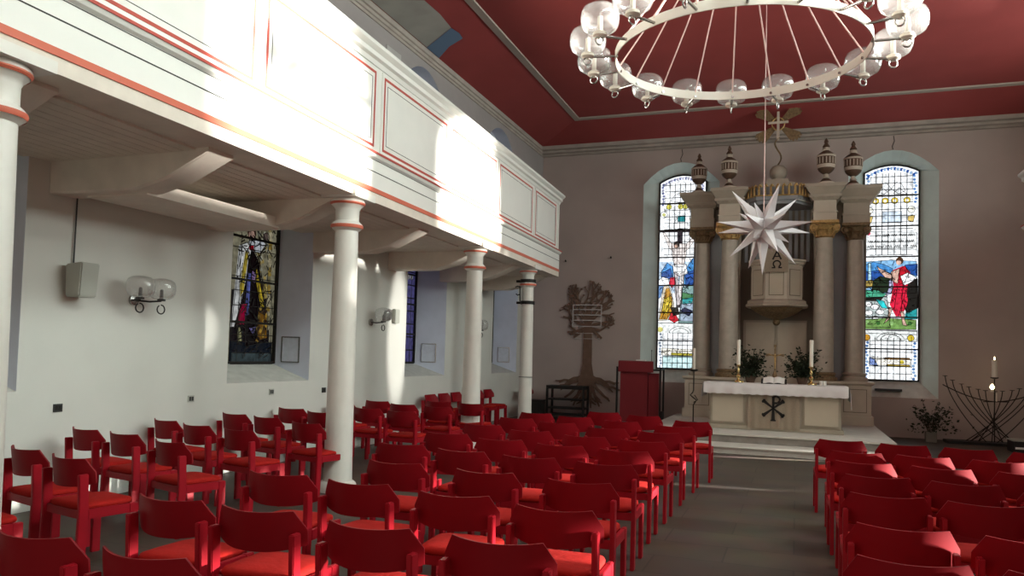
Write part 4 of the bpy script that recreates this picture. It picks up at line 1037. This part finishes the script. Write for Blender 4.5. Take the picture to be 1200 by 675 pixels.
m = MB(); m.tube([(0, 0, .1), (0, 0, ZT - 3.4)], .006, 5); m.build('suspension_cord', 'cable', ST)

# ------------------------------------------------------------ tree on the wall
m = MB(); rnd = random.Random(4)
TX, TY = -5.12, 19.69
def seg2(p, q_, w0, w1, th=.03):
    dx, dz = q_[0] - p[0], q_[1] - p[1]; L = hypot(dx, dz) or 1e-3; nx_, nz_ = -dz / L, dx / L
    y = YB - .012 - rnd.uniform(.0, .012)
    pr = lambda yy: [(p[0] + nx_ * w0, yy, p[1] + nz_ * w0), (q_[0] + nx_ * w1, yy, q_[1] + nz_ * w1), (q_[0] - nx_ * w1, yy, q_[1] - nz_ * w1), (p[0] - nx_ * w0, yy, p[1] - nz_ * w0)]
    m.loft([pr(y), pr(y - th)])
def branch(x, z, a, L, w, dep):
    x1, z1 = x, z; n = 3
    for i in range(n):
        a += rnd.uniform(-.16, .16); x2 = x1 + L / n * cos(a); z2 = z1 + L / n * sin(a)
        th_ = atan2(z2 - 2.84, x2 - TX)
        if ((x2 - TX) / .74) ** 2 + ((z2 - 2.84) / .84) ** 2 > 1 - .38 * max(0, sin(th_ * 7 + 1)) ** 2: break
        ww = w * (1 - .4 * (i + 1) / n); seg2((x1, z1), (x2, z2), w * (1 - .4 * i / n), ww); x1, z1 = x2, z2
        if dep > 0 and i == 1: branch(x1, z1, a + rnd.choice((-1, 1)) * rnd.uniform(.6, .95), L * .6, ww * .8, dep - 1)
    else:
        if dep > 0:
            branch(x1, z1, a + rnd.uniform(.1, .35), L * .8, w * .62, dep - 1)
            if dep > 1: branch(x1, z1, a - rnd.uniform(.25, .55), L * .7, w * .6, dep - 1)
        else: seg2((x1, z1), (x1 + .05 * cos(a), z1 + .05 * sin(a)), w * .5, .03)
seg2((TX, 2.35), (TX, 1.45), .11, .12); seg2((TX, 1.45), (TX, 1.0), .12, .20); seg2((TX, 1.0), (TX - .02, .55), .20, .09)
for k in range(11):
    a = radians(-28 + 236 * k / 10); branch(TX + .06 * cos(a), 2.36 + .22 * max(0, sin(a)), a, .40 + .12 * max(0, sin(a)), .045, 3)
seg2((TX, 2.3), (TX + .01, 3.0), .09, .05)
for sx in (-1, 1):
    for k, (ex, ez, w) in enumerate(((.85, .98, .05), (1.0, .78, .055), (.62, .5, .05), (.35, .35, .05), (.12, .3, .05))):
        x1, z1 = TX + sx * .10, 1.12 - k * .05; n = 6
        for i in range(n):
            t = (i + 1) / n; x2 = TX + sx * (.10 + (ex - .10) * t); z2 = 1.12 - k * .05 + (ez - 1.12 + k * .05) * (t ** 1.0) + .10 * sin(pi * t) * (1 if k < 2 else -.4) * (1 if i % 2 else .6) - (.12 * sin(pi * t) if k < 2 else 0)
            seg2((x1, z1), (x2, z2), w * (1 - i / n * .7), w * (1 - (i + 1) / n * .7)); x1, z1 = x2, z2
            if i in (2, 3): seg2((x1, z1), (x1 + sx * .15, z1 - .13 + .05 * (i % 2)), .03, .012)
tag(m.build('wall_tree', 'woodtree'), 'flat brown wooden tree with roots and bare branches fixed to the wall', 'wall decoration')
hb = empty('hymn_board', (TX + .0, YB - .08, 2.6), 'white framed rail board for hymn numbers in front of the wall tree', 'board')
def hm(): 
    m = MB(); m.T = Matrix.Translation((-TX, -(YB - .08), -2.6)); return m
hx0, hx1 = TX - .40, TX + .36
m = hm()
for z in (2.98, 2.42): m.box(hx0, hx1, YB - .09, YB - .075, z - .012, z + .012)
for x in (hx0, hx1): m.box(x - .012, x + .012, YB - .09, YB - .075, 2.408, 2.992)
m.build('frame', 'stave', hb)
for z in (2.86, 2.72, 2.58):
    m = hm(); m.box(hx0 + .012, hx1 - .012, YB - .092, YB - .072, z - .012, z + .012); m.build('rail', 'stave', hb)
for z in (2.24, 2.10):
    m = hm(); m.box(hx0 + .05, hx1 - .02, YB - .05, YB - .04, z - .006, z + .006); m.build('lower_rail', 'stave', hb)

# ------------------------------------------------------------ lectern, shelf table, corner objects
L_ = empty('lectern', (-3.55, 18.6, 0), 'dark red lectern with slanted top standing left of the altar', 'lectern')
def lm():
    m = MB(); m.T = Matrix.Translation((3.55, -18.6, 0)); return m
m = lm(); m.box(-3.95, -3.30, 18.35, 18.85, .12, 1.30); m.build('body', 'red_lectern', L_, bevel=.006)
m = lm(); m.box(-3.29, -3.05, 18.45, 18.85, .12, 1.28); m.build('side_wing', 'red_lectern', L_, bevel=.006)
m = lm(); m.loft([[(-3.99, 18.28, 1.30), (-3.16, 18.28, 1.30), (-3.16, 18.34, 1.30), (-3.99, 18.34, 1.30)], [(-3.99, 18.28, 1.55), (-3.16, 18.28, 1.55), (-3.16, 18.34, 1.57), (-3.99, 18.34, 1.57)]]); m.build('book_rest', 'red_lectern', L_, bevel=.006)
m = lm()
for x in (-4.03, -3.00): m.box(x - .02, x + .02, 18.34, 18.38, .0, 1.42); m.box(x - .02, x + .02, 18.84, 18.88, 0, 1.42); m.box(x - .02, x + .02, 18.38, 18.84, 1.36, 1.40)
m.box(-4.01, -3.02, 18.335, 18.355, 1.34, 1.38); m.build('stand_frame', 'blackwood', L_)
m = lm(); m.T = m.T; m.tube([(-3.22, 18.4, 1.56), (-3.22, 18.4, 1.80)], .006, 5); m.sphere((-3.22, 18.4, 1.82), .016, 8, 6); m.build('microphone', 'iron', L_)
m = MB(); m.box(-3.60, -3.38, 18.45, 18.62, 1.5701 - .27, 1.57 + .03)
tag(m.build('open_booklet', 'paper'), 'white booklet lying on top of the red lectern', 'booklet')
t = empty('black_shelf_table', (-5.4, 19.0, 0), 'low black open shelf table in front of the wall tree roots', 'table')
def tm():
    m = MB(); m.T = Matrix.Translation((5.4, -19.0, 0)); return m
for x in (-5.92, -4.97):
    for y in (18.8, 19.25):
        m = tm(); m.box(x - .025, x + .025, y - .025, y + .025, 0, .80); m.build('leg', 'blackwood', t)
for z, nm in ((.80, 'top'), (.52, 'shelf'), (.30, 'shelf'), (.14, 'shelf')):
    m = tm(); m.box(-5.94, -4.95, 18.77, 19.28, z, z + .035 + (.05 if nm == 'top' else 0)); m.build(nm, 'blackwood', t)
m = MB(); m.box(-.2, .2, -.15, .15, .001, .5); m.box(-.17, .17, -.16, -.148, .28, .46); m.box(-.22, .22, -.17, .17, .5, .53)
tag(m.build('black_cabinet', 'blackwood', loc=(-6.1, 18.45, 0)), 'small black box shaped cabinet beside the banded column', 'cabinet')
m = MB(); m.box(-.09, .09, -.07, .07, .001, .22); m.lathe([(.05, .22), (.05, .40), (.03, .42)], seg=12)
tag(m.build('dark_bag', 'blackwood', loc=(-2.91, 18.12, .0)), 'dark object on the floor beside the red lectern', 'bag')

# tall twisted candle stand at the altar's left
f = empty('floor_candle_stand', (-2.06, 17.0, .28), 'slim black twisted iron stand with a tall white candle, left of the altar', 'candle stand')
m = MB(); m.smooth = True; pts = []
for k in range(22):
    z = .02 + 1.10 * k / 21; o = .0
    if .42 < z < .66: o = .07 * sin((z - .42) / .24 * 2 * pi)
    pts.append((o, 0, z))
m.tube(pts, .014, 6); m.tube([(-.0, 0, .44), (.09, 0, .50), (.02, 0, .60)], .010, 6); m.build('pole', 'iron', f)
m = MB(); m.smooth = True; m.lathe([(.13, .001), (.13, .015), (.02, .03)], seg=16); m.build('foot', 'iron', f)
m = MB(); m.smooth = True; m.lathe([(.02, 1.10), (.08, 1.12), (.085, 1.15), (.05, 1.13)], seg=14); m.build('drip_tray', 'iron', f)
m = MB(); m.smooth = True; m.lathe([(.03, 1.13), (.03, 1.60), (.015, 1.605)], seg=12); m.build('candle', 'wax', f)

# iron candle rack at right
K = empty('iron_candle_rack', (3.85, 19.1, 0), 'large curved black iron candle rack of crossing rods by the altar wall', 'candle rack')
def km():
    m = MB(); m.T = Matrix.Translation((-3.85, -19.1, 0)); m.smooth = True; return m
m = km(); m.smooth = False; m.box(3.05, 4.8, 18.85, 19.35, .001, .06); m.build('base_plate', 'iron', K)
KC = 3.98
NR = 13
for i in range(NR):
    t = -1 + 2 * i / (NR - 1); xt = KC + t * .94; xb = KC - t * .42
    zt = 1.13 + .30 * (t * t)
    xb = KC - .06 - .46 * sin(pi * t) if abs(t) < .999 else KC - .06 + t * .10
    pts = []
    for k in range(12):
        s_ = k / 11; x = xt + (xb - xt) * (1 - s_) ** 1.55
        pts.append((x, 19.1 + .05 * (1 if i % 2 else -1), .06 + (zt - .06) * s_))
    m = km(); m.tube(pts, .010, 5); m.lathe([(.01, zt), (.05, zt + .01), (.052, zt + .018), (.01, zt + .012)], (xt, 19.1 + .05 * (1 if i % 2 else -1), 0), 10); m.build('rod', 'iron', K)
m = km(); m.tube([(KC + t * .98, 19.1, .92 + .33 * abs(t) ** 1.7) for t in [-1 + k / 8 for k in range(17)]], .012, 6); m.build('cross_hoop', 'iron', K)
m = km(); m.tube([(KC - .22, 19.05, .915), (KC + .26, 19.05, .93)], .011, 6); m.tube([(KC, 19.1, .06), (KC, 19.1, 1.42)], .012, 6); m.lathe([(.01, 1.40), (.075, 1.42), (.08, 1.44), (.01, 1.43)], (KC, 19.1, 0), 14); m.build('center_post', 'iron', K)
cd = empty('pillar_candle', (KC, 19.1, 1.44), 'white pillar candle standing on the candle rack centre post', 'candle')
m = MB(); m.smooth = True; m.lathe([(.055, 0), (.055, .36), (.045, .365)], seg=18); m.build('wax_body', 'wax', cd)
m = MB(); m.smooth = True; m.lathe([(.002, .37), (.014, .385), (.010, .41), (.002, .44)], seg=8); m.build('flame', 'flame', cd)
cd = empty('tealight', (KC - .06, 19.02, 1.13), 'small burning tealight glowing in the middle of the candle rack', 'candle')
m = MB(); m.smooth = True; m.lathe([(.03, .0), (.032, .05), (.028, .05)], seg=12); m.build('glass_cup', 'wax', cd)
m = MB(); m.smooth = True; m.lathe([(.002, .05), (.035, .07), (.045, .10), (.02, .15), (.002, .17)], seg=10); m.build('flame', 'flame', cd)
cd = empty('taper_candle', (KC + .015, 19.0, .93), 'thin white taper candle on the candle rack crossbar', 'candle')
m = MB(); m.smooth = True; m.lathe([(.014, .0), (.012, .17), (.004, .18)], seg=8); m.build('wax_body', 'wax', cd)
# dark box at right edge
bx = empty('equipment_case', (4.45, 17.9, 0), 'dark case with a pale stripe on the floor at the right edge', 'case')
m = MB(); m.box(-.45, .55, -.25, .25, .001, .22); m.build('body', 'blackwood', bx, bevel=.01)
m = MB(); m.box(-.42, .52, -.262, -.252, .07, .11); m.build('stripe', 'paper', bx)
m = MB(); m.box(-.46, .56, -.26, .26, .222, .245); m.build('lid', 'greyplastic', bx)

# book on right window sill
m = MB(); m.box(-.28, .28, -.09, .09, 0, .05); m.m = 1; m.box(-.27, .27, -.094, -.088, .01, .04)
tag(m.build('dark_book', ['darkplastic', 'darkplastic'], loc=(2.0, 19.80, 1.04)), 'flat dark book lying on the sill of the right altar window', 'book')

# ------------------------------------------------------------ things on the left wall
sp = empty('wall_speaker', (XL, 5.83, 2.26), 'pale wall loudspeaker with a cable above, beside the near column', 'speaker')
m = MB(); m.loft([[(0.04, -.10, -.16), (.22, -.09, -.16), (.22, .12, -.16), (0.04, .13, -.16)], [(0.04, -.11, .17), (.25, -.10, .19), (.25, .12, .19), (0.04, .13, .17)]]); m.build('case', 'greyplastic', sp, bevel=.012)
m = MB(); m.box(.001, .05, -.03, .03, -.05, .05); m.build('wall_bracket', 'darkplastic', sp)
m = MB(); m.tube([(.02, .0, .16), (.02, .005, .86)], .008, 5); m.build('cable', 'darkplastic', sp)
def sconce(y, z, label, n=2, dy=.30):
    r = empty('wall_lamp', (XL, y, z), label, 'wall lamp', 'glass globe wall lamps')
    m = MB(); m.smooth = True; m.T = Matrix.Rotation(pi / 2, 4, 'Y'); m.lathe([(.06, .0), (.06, .03), (.03, .04)], seg=14); m.build('wall_plate', 'steel', r)
    for k in range(n):
        o = (k - (n - 1) / 2) * dy
        m = MB(); m.smooth = True; m.tube([(.02, 0, 0), (.12, o * .8, -.01), (.26, o, 0)], .011, 6)
        m.tube([(.26 + .0, o + .055 * sin(t_), -.045 - .05 * (1 - cos(t_))) for t_ in [j * .52 for j in range(12)]], .008, 5)
        a = m.build('arm', 'iron', r)
        m = MB(); m.smooth = True; m.lathe([(a_ / 1.33, b_ / 1.27) for a_, b_ in gp], (.26, o, .13), 20, cap=False); m.build('glass_globe', 'globe', a, angle=180)
        m = MB(); m.smooth = True; m.lathe([(.045, -.02), (.045, .0), (.02, .01), (.018, .10), (.01, .11)], (.26, o, .02), 12); m.build('lamp_socket', 'darkplastic', a)
sconce(6.62, 2.13, 'pair of clear glass globe wall lamps near the loudspeaker')
sconce(11.75, 2.13, 'glass globe wall lamp between the first column and the bright wall strip', 1)
sconce(16.05, 2.15, 'pair of clear glass globe wall lamps beyond the bluish side window')
for k, (y, w, lab) in enumerate(((9.0, 0, 0),)): pass
m = MB(); m.box(0.001, .07, -.09, .09, -.13, .13); tag(m.build('junction_box', 'greyplastic', loc=(XL - .002, 12.6, 2.28), bevel=.01), 'pale grey box mounted on the sunlit side wall', 'box')
m = MB(); m.smooth = True; m.T = Matrix.Rotation(pi / 2, 4, 'Y'); m.lathe([(.10, .001), (.11, .04), (.08, .06)], seg=16); tag(m.build('round_wall_fitting', 'darkplastic', loc=(XL, 12.3, 2.28)), 'dark round fitting on the side wall beside the grey box', 'fitting')
for k, (y, z) in enumerate(((5.75, .98), (7.57, .99), (9.12, 1.02), (10.41, 1.0))):
    o = empty('wall_socket', (XL, y, z), ('small dark wall socket', 'small grey wall socket', 'pale wall socket', 'small dark switch plate')[k] + (' nearest the left column', ' low on the wall before the first side window', ' below the first side window', ' just beyond the first side window')[k], 'socket')
    m = MB(); m.box(.001, .012, -.05, .05, -.04, .04); m.build('plate', 'greyplastic' if k in (1, 2) else 'darkplastic', o)
    m = MB(); m.box(.012, .016, -.035, -.005, -.025, .025); m.box(.012, .016, .005, .035, -.025, .025); m.build('insert', 'darkplastic' if k in (1, 2) else 'iron', o)
# framed notices in the far reveals of the side windows
for k, (c, hwN) in enumerate(LW[1:]):
    p0 = Vector((XL, c + hwN, 0)); p1 = Vector((XL - .65, c + (.86, .67, .67)[k], 0)); mid_ = p0.lerp(p1, .5); d = (p1 - p0).normalized(); nrm = Vector((d.y, -d.x, 0))
    if nrm.y > 0: nrm = -nrm
    o = empty('framed_notice', (mid_.x, mid_.y, 1.62), 'framed notice hanging in the reveal of the %s side window' % ('first', 'second', 'third')[k], 'picture', rz=atan2(d.y, d.x))
    s_ = 1 if Matrix.Rotation(atan2(d.y, d.x), 3, 'Z') @ Vector((0, -1, 0)) == nrm else 1
    side = -1 if (Matrix.Rotation(atan2(d.y, d.x), 3, 'Z') @ Vector((0, -1, 0))).dot(nrm) > 0 else 1
    m = MB()
    for zz in (-.19, .19): m.box(-.15, .15, side * .004, side * .022, zz - .008, zz + .008)
    for xx in (-.15, .15): m.box(xx - .008, xx + .008, side * .004, side * .022, -.198, .198)
    m.build('frame', 'steel', o)
    m = MB(); m.box(-.142, .142, side * .003, side * .012, -.182, .182); m.build('sheet', 'papergrey', o)
# small wall marks: hooks
for k, (x, z) in enumerate(((-5.77, 4.15), (-4.55, 4.22))):
    m = MB(); m.smooth = True; m.tube([(0, -.001, 0), (0, -.05, -.01), (0, -.06, .03)], .018, 6)
    tag(m.build('wall_hook', 'iron', loc=(x, YB, z)), ('small dark hook on the altar wall above the wall tree, left one', 'small dark hook on the altar wall above the wall tree, right one')[k], 'hook')
for k, x in enumerate((-2.79, 2.06)):
    m = MB(); m.tube([(x, YB - .008, 6.64), (x - .02, YB - .008, 6.72), (x + .03, YB - .008, 6.84), (x + .01, YB - .008, 6.96)], .008, 5)
    tag(m.build('wall_cable', 'darkplastic'), ('thin dark wire running up the wall above the left altar window', 'thin dark wire running up the wall above the right altar window')[k], 'wire')

# ------------------------------------------------------------ light
w = bpy.data.worlds.new('world'); S.world = w; w.use_nodes = True
w.node_tree.nodes['Background'].inputs[0].default_value = (1, .86, .72, 1); w.node_tree.nodes['Background'].inputs[1].default_value = .62
def light(kind, name, loc, energy, col=(1, 1, 1), rot=None, **k):
    l = bpy.data.lights.new(name, kind); l.energy = energy; l.color = col
    for a, v in k.items(): setattr(l, a, v)
    o = bpy.data.objects.new(name, l); COL.objects.link(o); o.location = loc
    if rot: o.rotation_euler = rot
    return o
def aim(o, d): o.rotation_euler = Vector(d).to_track_quat('-Z', 'Y').to_euler()
s = light('SUN', 'low_winter_sun', (20, 25, 8), 26, (1, .96, .88), angle=radians(2.5)); aim(s, (-1, -.22, -.115))
for y in (9.1, 13.95):
    a = light('AREA', 'window_daylight', (XR + .75, y, 5.6), 220, (.90, 1, .95), shape='RECTANGLE', size=2.4, size_y=1.9); aim(a, (-1, 0, -.2))
a = light('AREA', 'added_side_fill', (4.2, 10.0, 6.9), 130, (.90, 1, .94), shape='RECTANGLE', size=9.0, size_y=1.2); a.data.spread = radians(130)  # added fill lamp high on the right, no skylight there
a.rotation_euler = (Vector((-1, -.2, -.62)).to_track_quat('-Z', 'Y')).to_euler()
a = light('AREA', 'added_overhead_fill', (.7, 4.4, 7.0), 145, (.88, 1, .94), shape='RECTANGLE', size=6.0, size_y=.8); a.data.spread = radians(120)  # added fill lamp below the ceiling, brightens gallery front and chairs
a.rotation_euler = (Vector((-1, .22, -.72)).to_track_quat('-Z', 'Y')).to_euler()
def added_spot(name, src, dst, e, ang, sx, col=(1, .97, .9)):  # narrow added spot lamp drawing one bright patch
    a = light('SPOT', name, src, e, col, spot_size=radians(ang), spot_blend=.7, shadow_soft_size=.05)
    q = (Vector(dst) - Vector(src)).to_track_quat('-Z', 'Y'); a.rotation_euler = q.to_euler(); a.scale = (sx, 1, 1)
added_spot('added_wall_spot', (5.6, 15.5, 5.0), (XL, 12.75, 1.9), 6500, 13, .30)  # added spot for the tall bright strip on the side wall
added_spot('added_wall_spot', (5.6, 9.3, 5.2), (XL, 7.72, 1.83), 3200, 3.2, .9)  # added spot for the small bright patch on the side wall
added_spot('added_floor_spot', (5.9, 15.2, 4.0), (-.4, 13.9, 0), 16000, 9, .2)  # added spot for the bright streak before the altar step
added_spot('added_floor_spot', (5.9, 11.2, 4.0), (-.95, 10.45, 0), 7000, 7, .2)  # added spot for the bright streak on the aisle floor

# ------------------------------------------------------------ camera
YAW, PITCH, ROLL = .3529, .0447, -.0283
f = Vector((-sin(YAW) * cos(PITCH), cos(YAW) * cos(PITCH), sin(PITCH))); r = Vector((cos(YAW), sin(YAW), 0)); d = f.cross(r)
Rr = r * cos(ROLL) + d * sin(ROLL); Rd = -r * sin(ROLL) + d * cos(ROLL)
cam = bpy.data.cameras.new('camera'); co = bpy.data.objects.new('camera', cam); COL.objects.link(co)
mw = Matrix.Identity(4)
for i in range(3): mw[i][0] = Rr[i]; mw[i][1] = -Rd[i]; mw[i][2] = -f[i]
mw[0][3], mw[1][3], mw[2][3] = 0, 0, 1.65
co.matrix_world = mw
cam.sensor_width = 36; cam.lens = 906.5 / 1200 * 36; cam.shift_y = 36.6 / 1200; cam.clip_start = .05; cam.clip_end = 200
S.camera = co
S.view_settings.view_transform = 'Standard'; S.view_settings.look = 'None'; S.view_settings.exposure = .38
